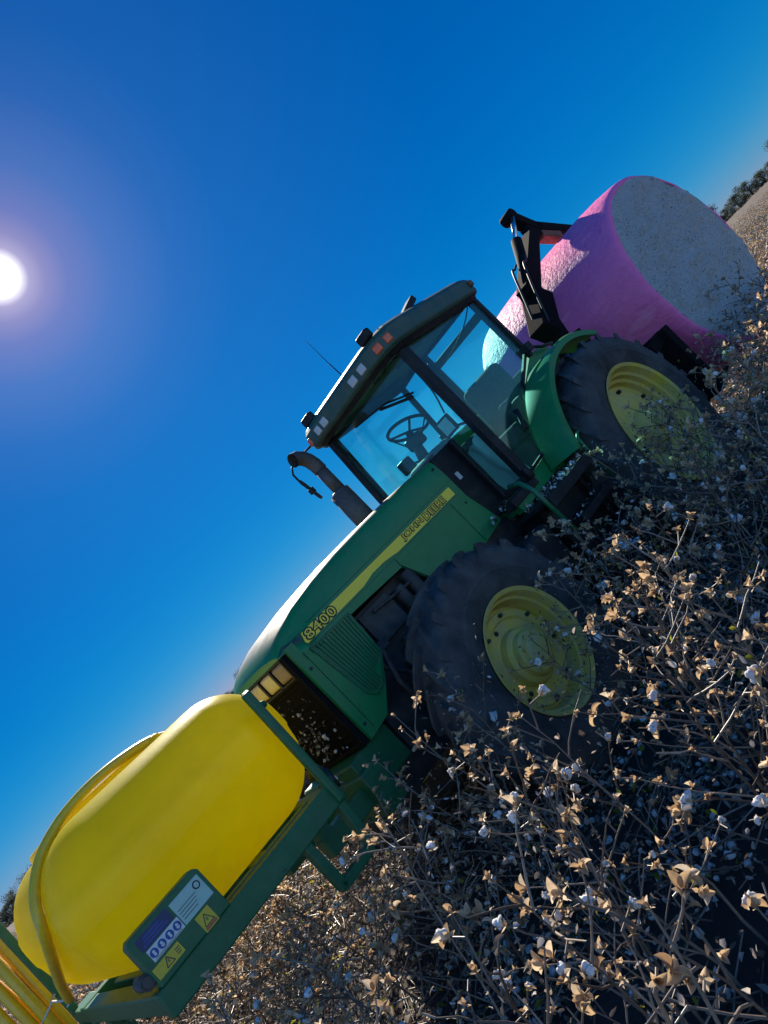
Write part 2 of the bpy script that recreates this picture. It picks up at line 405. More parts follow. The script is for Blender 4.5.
part('hood_fasteners', sm_, DECALB, T)
for s_ in (1, -1):
    lv = MB(); y0 = .431 * s_
    poly = [(3.665, 1.69), (3.29, 1.675), (3.315, 1.36), (3.47, 1.215), (3.545, 1.20), (3.60, 1.25)]
    # outer frame of the side screen
    for i in range(6):
        a = poly[i]; b = poly[(i+1) % 6]
        lv.bar((a[0], y0, a[1]), (b[0], y0, b[1]), .012, .014, 0, up=(0, 1, 0))
    for k in range(13):
        f_ = (k + .5) / 13
        xt = 3.665 - .375 * f_; zt = 1.69 - .015 * f_
        xb, zb = (3.60 - .29 * f_, 1.24 + .10 * f_ if f_ > .55 else 1.245 - .04 * math.sin(f_ * 5.5))
        lv.bar((xt, y0, zt - .01), (xb, y0, zb + .02), .012, .014, 1, up=(0, 1, 0))
    part('side_screen', lv, [GREEN2, GREEN2], T)

# grille and headlamps in the nose
g = MB()
g.box((3.76, -.395, 1.06), (3.80, .395, 1.70))
for s_ in (1, -1): g.box((3.80, .375*s_-.02, 1.06), (3.835, .375*s_+.02, 1.79))
g.box((3.80, -.355, 1.765), (3.84, .355, 1.795)); g.box((3.80, -.355, 1.60), (3.832, .355, 1.622)); g.box((3.80, -.355, 1.06), (3.835, .355, 1.09))
for k in range(11): g.box((3.80, -.355, 1.12 + k*.044), (3.812, .355, 1.127 + k*.044))
grille = part('grille', g, CARR, T, bevel=.004)
for i, y in enumerate((.265, .075, -.115, -.305)):
    hl = MB(); hl.rbox((3.795, y-.08, 1.635), (3.836, y+.08, 1.755), .018, n=3)
    o = part('headlight', hl, LENSB if i in (0, 3) else LENSY, T, label='brown dusty headlight' if i in (0, 3) else 'pale yellow headlight')
    rm = MB(); y0, y1, z0, z1 = y-.09, y+.09, 1.625, 1.765
    for a, b in (((y0, z0), (y1, z0)), ((y1, z0), (y1, z1)), ((y1, z1), (y0, z1)), ((y0, z1), (y0, z0))):
        rm.bar((3.825, *a), (3.825, *b), .012, .03, up=(1, 0, 0))
    part('bezel', rm, BLACK, o)

# engine, frame rails and the dark machinery between the hood and the axle
e = MB()
e.box((1.7, -.30, .78), (3.55, .30, 1.62)); e.box((1.4, -.26, .62), (3.95, .26, .86))
e.box((2.55, .28, 1.02), (3.05, .36, 1.30)); e.box((2.9, .30, 1.36), (3.22, .37, 1.60))
e.box((1.5, -.38, .9), (2.4, .38, 1.32))
rnd = random.Random(4)
for k in range(16):
    x = 2.5 + rnd.random() * .75; z = 1.0 + rnd.random() * .6; s_ = .02 + rnd.random() * .05
    e.box((x, .29, z), (x + s_*1.5, .33 + rnd.random()*.07, z + s_))
e.tube([(2.66, .37, 1.38), (2.66, .37, 1.60)], .055, 14); e.tube([(2.80, .36, 1.40), (2.80, .36, 1.56)], .05, 14)
e.tube([(2.6, .35, 1.05), (2.75, .42, 1.2), (3.0, .40, 1.22), (3.2, .38, 1.1), (3.35, .36, 1.3)], .018, 8)
e.tube([(3.3, .36, .95), (3.35, .41, 1.15), (3.28, .40, 1.35)], .02, 8); e.tube([(2.5, .36, 1.5), (2.72, .40, 1.52), (3.1, .38, 1.56)], .014, 8)
part('engine', e, DARK, T, bevel=.006)
fs = MB(); fs.box((3.60, -.34, .80), (3.97, .34, 1.05)); fs.box((3.86, -.42, .70), (4.02, .42, .98))
part('front_support', fs, GREEN2, T, bevel=.012)
ax = MB(); ax.tube([(2.946, -.62, .72), (2.946, .62, .72)], .10, 16); ax.box((2.75, -.2, .62), (3.15, .2, .85)); ax.tube([(2.8, -.6, .62), (2.8, .6, .62)], .035, 10)
ax.box((2.82, .52, .58), (3.07, .68, .86)); ax.box((2.82, -.68, .58), (3.07, -.52, .86))
part('front_axle', ax, GREEN2, T, bevel=.015)
ra = MB(); ra.tube([(0, -.9, .91), (0, .9, .91)], .13, 20); ra.box((-.5, -.36, .62), (1.5, .36, 1.32)); ra.tube([(0, .3, .91), (0, .62, .91)], .2, 20); ra.tube([(0, -.62, .91), (0, -.3, .91)], .2, 20)
part('rear_axle', ra, DARK, T, bevel=.02)

# wheels -------------------------------------------------------------
def tyre_mesh(c, Rt, hw, rb, side, nl, lugh, sl):
    m = MB()
    sh = Rt - lugh
    prof = [(-hw*.80, rb), (-hw*.93, rb + .03), (-hw*1.03, rb + (sh-rb)*.35), (-hw*1.05, rb + (sh-rb)*.55), (-hw*1.0, rb + (sh-rb)*.80), (-hw*.93, sh - .035), (-hw*.82, sh - .012), (-hw*.4, sh + .002), (0, sh + .006)]
    prof = prof + [(-o, r) for o, r in reversed(prof[:-1])]
    m.lathe(prof, c, 'Y', 96)
    # side-wall ring
    for s_ in (1, -1):
        m.lathe([(hw*1.045, rb + (sh-rb)*.42), (hw*1.062, rb + (sh-rb)*.45), (hw*1.062, rb + (sh-rb)*.47), (hw*1.045, rb + (sh-rb)*.50)], c, 'Y', 96, sign=s_)
    c = Vector(c); pitch = 2*math.pi/nl
    for s_ in (1, -1):
        for k in range(nl):
            a0 = pitch * (k + (.5 if s_ < 0 else 0))
            secs = []
            for t, wd in ((0, .034), (.2, .031), (.5, .030), (.8, .034), (.97, .040), (1.06, .042)):
                y = s_ * (.02 + (hw*.95 - .02) * min(t, 1.0)) + (s_*hw*.04 if t > 1 else 0)
                a = a0 + sl * (t ** 1.15) * (-1)
                rtop = Rt - .004 - .018 * t * t - (.075 if t > 1 else 0)
                rbot = sh - .012 - (.02 if t > .9 else 0) - (.06 if t > 1 else 0)
                q = []
                for da, rr in ((-wd*1.15, rbot), (-wd*.72, rtop), (wd*.72, rtop), (wd*1.15, rbot)):
                    aa = a + da / Rt
                    q.append(c + Vector((math.cos(aa)*rr, y, math.sin(aa)*rr)))
                secs.append(q if s_ > 0 else q[::-1])
            m.loft(secs, closed=True, cap=True, smooth=False)
    return m
def wheel(c, Rt, hw, rf, side, nl, front):
    cx, cy, cz = c
    t = part('tyre', tyre_mesh(c, Rt, hw, rf - .02, side, nl, .045, .30 if front else .26), RUBBER, T)
    w = hw * 1.0
    rm = MB()
    k = rf
    if not front:
        prof = [(w*.72, k-.035), (w*.93, k-.028), (w*1.0, k), (w*.97, k+.004), (w*.90, k-.02), (w*.88, k-.03), (w*.66, k-.045), (w*.60, k-.07), (w*.40, k-.075), (w*.34, k-.105), (w*.12, k-.115), (w*.10, k-.13), (w*.12, k-.15), (w*.22, k-.24), (w*.24, k-.30), (w*.20, .24), (w*.34, .20), (w*.62, .175), (w*.72, .15), (w*.74, .11), (w*.74, .0)]
    else:
        prof = [(w*.72, k-.03), (w*.93, k-.024), (w*1.0, k), (w*.97, k+.003), (w*.90, k-.016), (w*.86, k-.028), (w*.62, k-.038), (w*.57, k-.055), (w*.36, k-.06), (w*.10, k-.066), (w*.02, k-.072), (w*.02, k-.086), (w*.16, k-.092), (w*.20, k-.10), (w*.20, k-.14), (w*.10, k-.155), (w*.06, k-.19), (w*.12, .19), (w*.40, .178), (w*.48, .165), (w*.52, .15), (w*.74, .14), (w*.82, .125), (w*.84, .05), (w*.84, 0)]
    rm.lathe(prof, c, 'Y', 80, sign=side)
    # inner barrel so that the wheel is closed behind
    rm.lathe([(-w*.95, k), (-w*.9, k-.03), (0, k-.06), (w*.1, k-.1)], c, 'Y', 80, sign=side)
    rm.lathe([(-w*.1, k-.08), (-w*.1, 0)], c, 'Y', 80, sign=-side)
    rim = part('rim', rm, RIMY, T); es = rim.modifiers.new('crisp', 'EDGE_SPLIT'); es.split_angle = R(28)
    for j in range(8):
        a = 2*math.pi*(j + .3)/8
        b = MB(); rr = (k - .185) if not front else (k - .118)
        yb = (w*.13 if not front else w*.21)
        p0 = Vector((cx + math.cos(a)*rr, cy + side*(yb - .01), cz + math.sin(a)*rr)); p1 = p0 + Vector((0, side*(.05 if not front else .032), 0))
        b.tube([p0, p1], .019 if not front else .013, 6, smooth=False)
        part('bolt', b, BLACK if not front else DARK, rim)
    # round openings and hub
    for j in range(2 if not front else 3):
        a = R(205 + j*140) if not front else R(80 + j*120)
        b = MB(); rr = .30 if not front else k - .175
        yb = w*.235 if not front else w*.07
        p0 = Vector((cx + math.cos(a)*rr, cy + side*(yb - .03), cz + math.sin(a)*rr)); p1 = p0 + Vector((0, side*.042, 0))
        b.tube([p0, p1], .038 if not front else .016, 18)
        part('hub_hole', b, DECALB, rim)
    hb = MB()
    if not front:
        hb.tube([(cx, cy + side*w*.70, cz), (cx, cy + side*w*1.02, cz)], .06, 18)
        for j in range(6):
            a = 2*math.pi*j/6; hb.tube([(cx + .12*math.cos(a), cy + side*w*.72, cz + .12*math.sin(a)), (cx + .12*math.cos(a), cy + side*w*.82, cz + .12*math.sin(a))], .018, 6, smooth=False)
    else:
        hb.lathe([(w*.84, .10), (w*.98, .085), (w*1.0, .07), (w*1.0, 0)], c, 'Y', 32, sign=side)
        for j in range(9):
            a = 2*math.pi*j/9; hb.tube([(cx + .115*math.cos(a), cy + side*w*.83, cz + .115*math.sin(a)), (cx + .115*math.cos(a), cy + side*w*.91, cz + .115*math.sin(a))], .012, 6, smooth=False)
    part('hub', hb, RIMY, T)
wheel((0, .915, .93), .985, .225, .612, 1, 21, False); wheel((0, -.915, .93), .985, .225, .612, -1, 21, False)
wheel((2.946, .93, .73), .765, .172, .408, 1, 20, True); wheel((2.946, -.93, .73), .765, .172, .408, -1, 20, True)

# fenders ------------------------------------------------------------
for s_ in (1, -1):
    fm = MB(); secs = []
    for k in range(41):
        a = R(20 + 100 * k / 40); ro = 1.115; ri = 1.085
        c_, q_ = math.cos(a), math.sin(a)
        y0, y1 = .692 * s_, 1.0 * s_
        lip = .07
        secs.append([(c_*ro, y0, .93 + q_*ro), (c_*ro, y1 - .03*s_, .93 + q_*ro), (c_*(ro - .015), y1, .93 + q_*(ro - .015)), (c_*(ro - lip), y1, .93 + q_*(ro - lip)), (c_*(ro - lip), y1 - .02*s_, .93 + q_*(ro - lip)), (c_*ri, y1 - .03*s_, .93 + q_*ri), (c_*ri, y0, .93 + q_*ri)])
    fm.loft(secs, closed=True, cap=True, smooth=True)
    fo_ = part('fender', fm, GREEN, T, weld=.0005); es = fo_.modifiers.new('crisp', 'EDGE_SPLIT'); es.split_angle = R(30)
# lower cab body: sills, door cut-out panel
lc = MB()
for s_ in (1, -1):
    a, b = sorted((.60*s_, .675*s_))
    lc.prism([(0.0, 2.14), (.42, 1.96), (.56, 1.74), (.74, 1.45), (1.42, 1.40), (1.66, 1.36), (1.62, 1.26), (.95, 1.28), (.6, 1.2), (-.3, 1.5), (-.3, 2.14)], a, b)
lc.box((-.3, -.60, 1.26), (1.45, .60, 1.33)); lc.box((-.32, -.60, 1.30), (-.26, .60, 2.12))
part('cab_body', lc, GREEN, T, bevel=.008)
# black cowl between hood and windscreen
cw = MB()
cw.prism([(1.695, 2.045), (1.41, 2.06), (1.41, 1.42), (1.60, 1.34), (1.695, 1.66)], -.425, .425)
for s_ in (1, -1):
    cw.bar((1.40, .45*s_, 1.42), (1.40, .45*s_, 2.06), .05, .05, up=(0, 1, 0)); cw.bar((1.40, .42*s_, 1.43), (1.36, .70*s_, 1.43), .05, .06)
part('cowl', cw, BLACK, T, bevel=.01)
em = MB(); em.box((1.57, .4255, 1.775), (1.615, .4285, 1.84)); part('emblem', em, LENS, T)

# cab frame ----------------------------------------------------------
roofplan = [(1.50, .50), (1.46, .66), (1.37, .765), (1.2, .785), (.1, .765), (-.06, .72), (-.36, .50), (-.40, .3)]
roofplan = roofplan + [(x, -y) for x, y in reversed(roofplan)]
def off(poly, d):
    return [(x * (1 - d*.9) + d*.5, y * (1 - d)) for x, y in poly]
rf = MB()
levels = [(2.975, .14), (2.93, .13), (2.885, .115), (2.875, .09), (2.875, .03), (2.90, .0), (3.02, .0), (3.055, .03), (3.085, .10), (3.10, .25), (3.11, .6)]
lift = lambda x, z: z + (.085 if x < -.25 and z < 2.95 else 0)      # the roof edge is higher over the back window
rf.loft([[(x, y, lift(x, z)) for x, y in reversed(off(roofplan, d))] for z, d in levels], closed=True, cap=True, smooth=False)
roof = part('roof', rf, GREENROOF, T, bevel=.012)
gk = MB(); gk.loft([[(x, y, lift(x, z)) for x, y in reversed(off(roofplan, d))] for z, d in ((2.92, .118), (2.838, .112), (2.838, .075), (2.878, .045))], closed=True, cap=False, smooth=False)
part('roof_gasket', gk, BLACK, T)
hd = MB(); hd.plan(off(roofplan, .15), 2.955, 2.972); part('headliner', hd, HEADL, T)
def pillar(a, b, w, h_, name='pillar'):
    m = MB(); m.bar(a, b, w, h_, up=(0, 1, 0)); return part(name, m, BLACK, T, bevel=.008)
pillar((1.335, .70, 1.39), (1.275, .655, 2.86), .10, .065); pillar((1.40, -.62, 1.39), (1.29, -.62, 2.86), .10, .065)
for s_ in (1, -1):
    pillar((.03, .685*s_, 2.12), (.0, .655*s_, 2.86), .045, .05)
    pillar((-.32, .42*s_, 2.10), (-.32, .42*s_, 2.94), .06, .06)
def pane(name, pts, th=.005):
    pts = [Vector(p) for p in pts]
    nrm = (pts[1]-pts[0]).cross(pts[2]-pts[1]).normalized() * th
    m = MB(); n = len(pts)
    m.add([p + nrm for p in pts] + [p - nrm for p in pts], [tuple(range(n)), tuple(reversed(range(n, 2*n)))] + [(i, n+i, n+(i+1)%n, (i+1)%n) for i in range(n)])
    return part(name, m, GLASS, T)
for s_ in (1, -1):
    dx = [(1.24, 2.85), (.02, 2.85), (.05, 2.18), (.44, 1.985), (.585, 1.75), (.76, 1.475), (1.29, 1.43)]
    ydoor = lambda z: .69 - .03 * (z - 1.43) / 1.42
    d_ = pane('door_glass', [(x, ydoor(z)*s_, z) for x, z in dx])
    fr = MB()
    for i in range(len(dx)-1):
        a, b = dx[i], dx[i+1]
        fr.bar((a[0], ydoor(a[1])*s_, a[1]), (b[0], ydoor(b[1])*s_, b[1]), .028, .03, up=(0, 1, 0))
    part('door_seal', fr, BLACK, d_)
    hn = MB(); hn.tube([(.86, .71*s_, 1.86), (.86, .735*s_, 1.86), (.96, .735*s_, 1.70), (.96, .71*s_, 1.70)], .02, 8)
    part('door_handle', hn, BLACK, d_)
    pane('quarter_glass', [(.0, .66*s_, 2.85), (-.31, .45*s_, 2.93), (-.31, .45*s_, 2.13), (.02, .68*s_, 2.13)][::1])
    hg = MB(); hg.box((-.02, .68*s_-.03, 2.15), (.07, .68*s_+.07, 2.24)); hg.tube([(.02, .72*s_, 2.2), (-.12, .74*s_, 2.12), (-.30, .74*s_, 2.08)], .016, 8)
    part('door_hinge', hg, BLACK, T, bevel=.008)
pane('windshield', [(1.385, .665, 1.45), (1.30, .62, 2.85), (1.305, -.58, 2.85), (1.40, -.58, 1.45)])
pane('rear_glass', [(-.33, -.42, 2.12), (-.33, .42, 2.12), (-.33, .42, 2.94), (-.33, -.42, 2.94)])
sb = MB(); sb.box((-.318, -.41, 2.73), (-.312, .41, 2.80)); sb.tube([(-.315, -.41, 2.80), (-.315, .41, 2.80)], .016, 8); part('sun_blocker', sb, GREY, T)  # strip added to keep sun through the rear glass off the fender
wp = MB(); wp.tube([(1.33, -.25, 2.74), (1.335, .05, 2.69), (1.335, .18, 2.665), (1.335, .48, 2.54)], .009, 6); wp.tube([(1.335, .10, 2.665), (1.338, .45, 2.52)], .013, 6)
part('wiper', wp, BLACK, T)

# cab interior
def smooth_path_(p, n=5):
    p = [Vector(q) for q in p]; out = []
    for i in range(len(p)-1):
        a, b, c, d = p[max(i-1, 0)], p[i], p[i+1], p[min(i+2, len(p)-1)]
        for k in range(n):
            t = k/n; out.append(.5*((2*b) + (c-a)*t + (2*a-5*b+4*c-d)*t*t + (3*b-a-3*c+d)*t**3))
    out.append(p[-1]); return out
se = MB()
se.rbox((-.20, -.27, 1.78), (-.05, .27, 2.36), .07, n=4); se.rbox((-.20, -.28, 1.62), (.38, .28, 1.80), .06, n=4)
part('seat', se, SEAT, T)
sf = MB(); sf.box((-.1, -.2, 1.33), (.3, .2, 1.62)); part('seat_base', sf, GREY, T, bevel=.02)
ar = MB(); ar.rbox((-.1, .29, 1.92), (.42, .37, 2.0), .03, n=3); ar.rbox((-.1, -.37, 1.92), (.42, -.29, 2.0), .03, n=3); part('armrest', ar, SEAT, T)
co = MB(); co.rbox((-.25, -.60, 1.36), (.85, -.36, 1.86), .05, n=3); part('console', co, GREY, T)
ks = MB(); ks.rbox((-.24, .40, 1.35), (.42, .60, 1.95), .05, n=3); part('fender_liner', ks, BROWN, T)
dp = MB(); dp.rbox((1.05, -.22, 1.34), (1.36, .22, 2.12), .06, n=4); part('dash', dp, GREY, T)
sc_ = MB(); sc_.tube([(1.26, -.02, 2.05), (1.14, -.02, 2.38)], [.06, .035], 12); sc_.rbox((1.10, -.09, 2.22), (1.24, .07, 2.34), .03, n=3)
part('steering_column', sc_, BLACK, T)
sw = MB(); cc = Vector((1.11, -.02, 2.41)); nrm = Vector((-.45, 0, .9)).normalized(); u = Vector((0, 1, 0)); w_ = nrm.cross(u)
ring = [cc + (u*math.cos(2*math.pi*k/28) + w_*math.sin(2*math.pi*k/28))*.195 for k in range(29)]
sw.tube(ring, .015, 8, cap=False)
for k in range(3):
    a = R(90 + 120*k); sw.tube([cc - nrm*.03, cc + (u*math.cos(a) + w_*math.sin(a))*.19], .011, 6)
part('steering_wheel', sw, BLACK, T)
lvv = MB(); lvv.tube([(1.16, .08, 2.28), (1.14, .22, 2.36)], .007, 6); lvv.tube([(1.16, -.12, 2.28), (1.12, -.24, 2.42), (1.12, -.26, 2.5)], .007, 6); part('lever', lvv, BLACK, T)
mo = MB(); mo.rbox((1.255, .36, 2.08), (1.29, .52, 2.24), .012, n=3); mo.tube([(1.27, .52, 2.1), (1.30, .66, 2.05)], .012, 8); mon = part('monitor', mo, BLACK, T)
ms_ = MB(); ms_.box((1.291, .378, 2.10), (1.294, .502, 2.22)); part('monitor_face', ms_, SCREEN, mon)
pp = MB()
rnd = random.Random(9)
sh_ = [[(1.10 + .035*i + .05*math.sin(j*1.3) + rnd.uniform(-.03, .03), .60 - .055*j + rnd.uniform(-.012, .012), 1.46 + .10*i - .02*j + rnd.uniform(-.015, .015)) for j in range(6)] for i in range(6)]
pp.loft(sh_, smooth=True); pps = [[(x, y, z - .015) for x, y, z in q] for q in sh_]; pp.loft([q[::-1] for q in pps], smooth=True)
part('crumpled_bag', pp, WHITE, T)
cl_ = MB(); cl_.rbox((.55, -.55, 1.86), (.78, -.40, 2.02), .03, n=3); cl_.tube([(.6, -.48, 2.0), (.72, -.46, 2.14), (.9, -.50, 2.20)], .012, 8); cl_.rbox((.86, -.58, 2.14), (.98, -.46, 2.28), .02, n=3); part('control_box', cl_, BLACK, T)
vn = MB()
for x in (.3, .7, 1.05): vn.rbox((x, -.18, 2.935), (x + .14, .18, 2.957), .01, n=2)
vn.rbox((.3, .34, 2.90), (.9, .46, 2.957), .02, n=3); part('roof_console', vn, GREY, T)
cb = MB(); cb.tube(smooth_path_([(1.27, .60, 2.75), (1.27, .58, 2.45), (1.26, .50, 2.25)]), .008, 6); cb.tube(smooth_path_([(-.26, -.40, 2.86), (-.2, -.2, 2.72), (-.24, .2, 2.80), (-.26, .40, 2.90)]), .007, 6); part('cable', cb, HOSE, T)
ped = MB(); ped.box((1.0, -.5, 1.331), (1.3, .55, 1.36)); part('floor_mat', ped, GREY, T)

# roof lamps, antenna, horn
for y0, y1, m_, lab in ((.60, .68, ORANGE, 'orange marker lamp'), (.70, .765, ORANGE, 'orange marker lamp'), (.36, .45, LENS, 'white roof work lamp'), (.20, .30, LENS, 'white roof work lamp'), (-.36, -.27, LENS, 'white roof work lamp'), (-.48, -.40, LENS, 'white roof work lamp'), (-.70, -.62, ORANGE, 'orange marker lamp')):
    ym = abs((y0 + y1)/2)
    xf = 1.50 if ym < .5 else 1.50 - .04*(ym-.5)/.16 if ym < .66 else 1.46 - .09*(ym-.66)/.105
    l = MB()
    yaw = 0 if ym < .5 else math.copysign(R(24 if ym < .66 else 42), (y0+y1))
    c = Vector((xf, (y0+y1)/2, 2.958)); rotm = Matrix.Rotation(yaw, 3, 'Z')
    l.rbox((xf - .03, y0, 2.92), (xf + .012, y1, 2.995), .012, n=3, fn=lambda p: c + rotm @ (p - c))
    part('roof_lamp', l, m_, roof, label=lab)
for y in (.60, -.50):
    l = MB(); l.rbox((1.40, y - .075, 3.06), (1.47, y + .075, 3.145), .02, n=3); l.tube([(1.42, y, 3.0), (1.42, y, 3.07)], .015, 8)
    part('cab_lamp', l, BLACK, roof)
l = MB(); l.bar((.93, .62, 3.06), (.62, .60, 3.17), .10, .06); l.bar((.80, .56, 3.05), (.78, .56, 3.13), .04, .05); part('horn', l, BLACK, roof, bevel=.01)
l = MB(); l.tube([(.58, -.6, 3.05), (.585, -.6, 3.30), (.60, -.6, 3.48)], [.012, .007, .006], 6); l.tube([(.60, -.6, 3.48), (.606, -.6, 3.80)], [.004, .0022], 6); part('antenna', l, BLACK, T)
l = MB(); l.tube([(1.34, .68, 3.03), (1.34, .68, 3.09)], .005, 6); l.rbox((-.02, .70, 2.94), (.03, .775, 3.0), .012, n=3); part('tail_lamp', l, RUST, roof)

# exhaust and the mirror behind it
ex = MB()
ex.tube([(1.69, -.60, 1.95), (1.69, -.60, 2.435)], .098, 24); ex.tube([(1.69, -.60, 2.43), (1.69, -.60, 2.46)], [.098, .055], 24)
part('muffler', ex, EXH, T)
ex = MB(); ex.tube([(1.665, -.60, 2.44), (1.665, -.60, 2.70)], .058, 20); ex.tube([(1.665, -.60, 2.69), (1.665, -.60, 2.705)], .066, 20)
bend = [(1.665, -.60, 2.70), (1.668, -.60, 2.76), (1.685, -.60, 2.82), (1.72, -.60, 2.87), (1.77, -.60, 2.90), (1.82, -.60, 2.905)]
ex.tube(bend, .065, 20, cap=False)
part('exhaust_pipe', ex, EXH, T)
mi = MB(); mi.tube([(1.40, -.72, 2.95), (1.52, -.85, 2.95), (1.64, -.88, 2.92), (1.69, -.88, 2.86), (1.69, -.88, 2.74), (1.66, -.88, 2.66)], .010, 8)
mi.rbox((1.63, -.90, 2.61), (1.69, -.86, 2.67), .01, n=2)
mir = part('mirror_arm', mi, BLACK, T)
m2 = MB(); cm_ = Vector((1.635, -.91, 2.66)); rm_ = Matrix.Rotation(R(-43), 3, 'Z') @ Matrix.Rotation(R(8), 3, 'Y')
m2.rbox((1.62, -1.02, 2.54), (1.65, -.80, 2.78), .012, n=3, fn=lambda p: cm_ + rm_ @ (p - cm_)); part('mirror', m2, BLACK, T)

# steps, rails, fuel tank
st = MB()
st.box((.98, .62, 1.215), (1.78, 1.02, 1.245)); st.box((.98, 1.0, 1.16), (1.78, 1.03, 1.25))
for z in (.95, .70, .46): st.box((1.10, .84, z), (1.66, 1.04, z + .03)); st.box((1.10, 1.02, z - .03), (1.66, 1.045, z + .035))
for x in (1.08, 1.68): st.box((x - .02, .80, .44), (x + .02, .86, 1.22))
part('step', st, BLACK, T, bevel=.005)
for p in ([(1.77, .84, 1.49), (1.79, .95, 1.46), (1.80, 1.0, 1.36), (1.80, 1.02, .94)], [(.93, 1.0, .90), (.95, 1.0, 1.1), (.93, 1.0, 1.36), (.88, 1.0, 1.395), (.80, 1.0, 1.37), (.80, 1.0, 1.2), (.90, 1.0, .95)]):
    hr = MB(); hr.tube(p, .019 if len(p) < 5 else .014, 10); part('handrail', hr, GREEN2, T)
ft = MB(); ft.rbox((1.84, .44, .70), (2.22, .92, 1.16), .05, n=4); ft.rbox((.45, .45, .62), (1.60, .80, 1.18), .08, n=4); part('fuel_tank', ft, BLACK, T)
hz = MB(); hz.box((1.30, .60, 1.33), (1.72, .72, 1.40)); hz.tube([(1.36, .74, 1.40), (1.36, .74, 1.50)], .03, 10); part('door_latch', hz, BLACK, T, bevel=.006)
hi = MB()
for s_ in (1, -1): hi.bar((-.3, .42*s_, .60), (-1.16, .46*s_, .68), .06, .09)
hi.bar((-.35, 0, 1.15), (-1.14, 0, 1.30), .06, .06); hi.box((-.75, -.3, .75), (-.45, .3, 1.25))
part('hitch', hi, BLACK, T, bevel=.01)

# ------------------------------------------------------------------ the front tank
K = thing('front_tank', (4.9, 0, 0), 'yellow plastic spray tank in a green steel frame ahead of the tractor nose', 'spray tank')
def tank_shape(p):
    # low moulded bands round the body and a slight belly
    q = Vector(p); t = (q.z - 1.15) / .773
    side = max(0.0, min(1.0, (abs(q.y + .13) - .55) / .2)); front = max(0.0, min(1.0, (abs(q.x - 4.843) - .42) / .2))
    g = .5 + .5*math.tanh((t - .44)*60) - (.5 + .5*math.tanh((t - .68)*60))
    q.y += math.copysign(.013*g*side, q.y + .13); q.x += math.copysign(.013*g*front, q.x - 4.843)
    return q
tm = MB(); tm.rbox((4.143, -.98, 1.15), (5.543, .715, 1.923), .335, n=14, fn=tank_shape)
tank = part('tank', tm, TANKY, K, weld=.0004)
pf = MB(); pf.rbox((4.56, -.66, 1.86), (5.26, .20, 1.962), .035, n=4); part('raised_top', pf, TANKY, tank)
ft_ = MB(); ft_.tube([(4.30, .60, 1.22), (4.30, .72, 1.20), (4.32, .74, 1.10)], .022, 10); ft_.tube([(4.30, .60, 1.22), (4.30, .67, 1.215)], .036, 12); part('outlet', ft_, DECALB, tank)
ld = MB(); ld.tube([(4.98, -.32, 1.89), (4.98, -.32, 1.965)], .15, 32); ld.tube([(4.98, -.32, 1.96), (4.98, -.32, 1.985)], [.13, .12], 32); ld.tube([(4.98, -.32, 1.98), (4.98, -.32, 2.01)], .02, 12)
part('lid', ld, PIPEY, tank, bevel=.006)
fm = MB()
for s_, yy in ((1, .73), (-1, -.83)):
    fm.box((4.33, yy - .045, 1.045), (5.52, yy + .045, 1.165))
for x in (4.40, 5.47): fm.box((x - .05, -.785, 1.06), (x + .05, .685, 1.16))
fm.box((4.7, -.785, 1.07), (4.8, .685, 1.15))
fm.box((4.47, -.62, 1.10), (5.36, .40, 1.152)); fm.prism([(4.40, 1.12), (5.30, 1.12), (5.24, 1.17), (4.46, 1.17)], .62, .684)
for s_ in (1, -1): fm.box((3.98, .30*s_ - .05, .80), (4.40, .30*s_ + .05, .92)); fm.box((4.3, .30*s_ - .045, .80), (4.395, .30*s_ + .045, 1.06))
part('frame', fm, GREEN2, K, bevel=.008)
br = MB()
for a, b in (((4.37, 1.10), (4.40, .78)), ((4.41, .79), (4.66, .79)), ((4.65, .78), (4.65, 1.06)), ): br.bar((a[0], .735, a[1]), (b[0], .735, b[1]), .05, .06, up=(0, 1, 0))
part('stand_foot', br, GREEN2, K, bevel=.006)
po = MB(); po.bar((4.37, .775, 1.05), (4.355, .785, 1.775), .05, .045, up=(0, 1, 0)); po.bar((4.352, .78, 1.775), (4.315, .70, 1.60), .05, .05); po.bar((4.335, .73, 1.68), (4.27, .70, 1.66), .04, .04)
part('upright', po, GREEN2, K, bevel=.014)
bx = MB(); bx.prism([(5.485, 1.166), (5.085, 1.166), (5.085, 1.375), (5.105, 1.395), (5.465, 1.395), (5.485, 1.375)], .70, .79)
box_ = part('sticker_box', bx, GREEN2, K, bevel=.006)
def deco(name, x0, z0, x1, z1, mat, lvl=1, parent=None):
    m = MB(); m.box((min(x0, x1), .7902, min(z0, z1)), (max(x0, x1), .7902 + .0012*lvl, max(z0, z1))); return part(name, m, mat, parent or box_)
deco('blue_label', 5.445, 1.255, 5.275, 1.31, WHITE); deco('dark_label', 5.455, 1.314, 5.285, 1.372, NAVY); deco('pale_label', 5.270, 1.255, 5.105, 1.365, TEALS)
for k in range(4):
    m = MB(); x = 5.424 - .0425*k; m.tube([(x, .7902, 1.284), (x, .7932, 1.284)], .0185, 20); dd = part('mandatory_sign', m, BLUE, box_)
    m = MB(); m.tube([(x, .7932, 1.289), (x, .7942, 1.289)], .0062, 12); m.bar((x, .7937, 1.283), (x, .7937, 1.272), .010, .001, up=(0, 1, 0)); 
    if k % 2: m.bar((x - .008, .7937, 1.279), (x + .008, .7937, 1.279), .006, .001, up=(0, 1, 0))
    part('sign_symbol', m, WHITE, dd)
for k in range(2): deco('print_line', 5.435, 1.2575 + .004*k, 5.29, 1.259 + .004*k, INK, 2)
for k in range(3): deco('print_line', 5.44 - .01*k, 1.325 + .014*k, 5.31 + .012*k, 1.331 + .014*k, BLUE, 2)
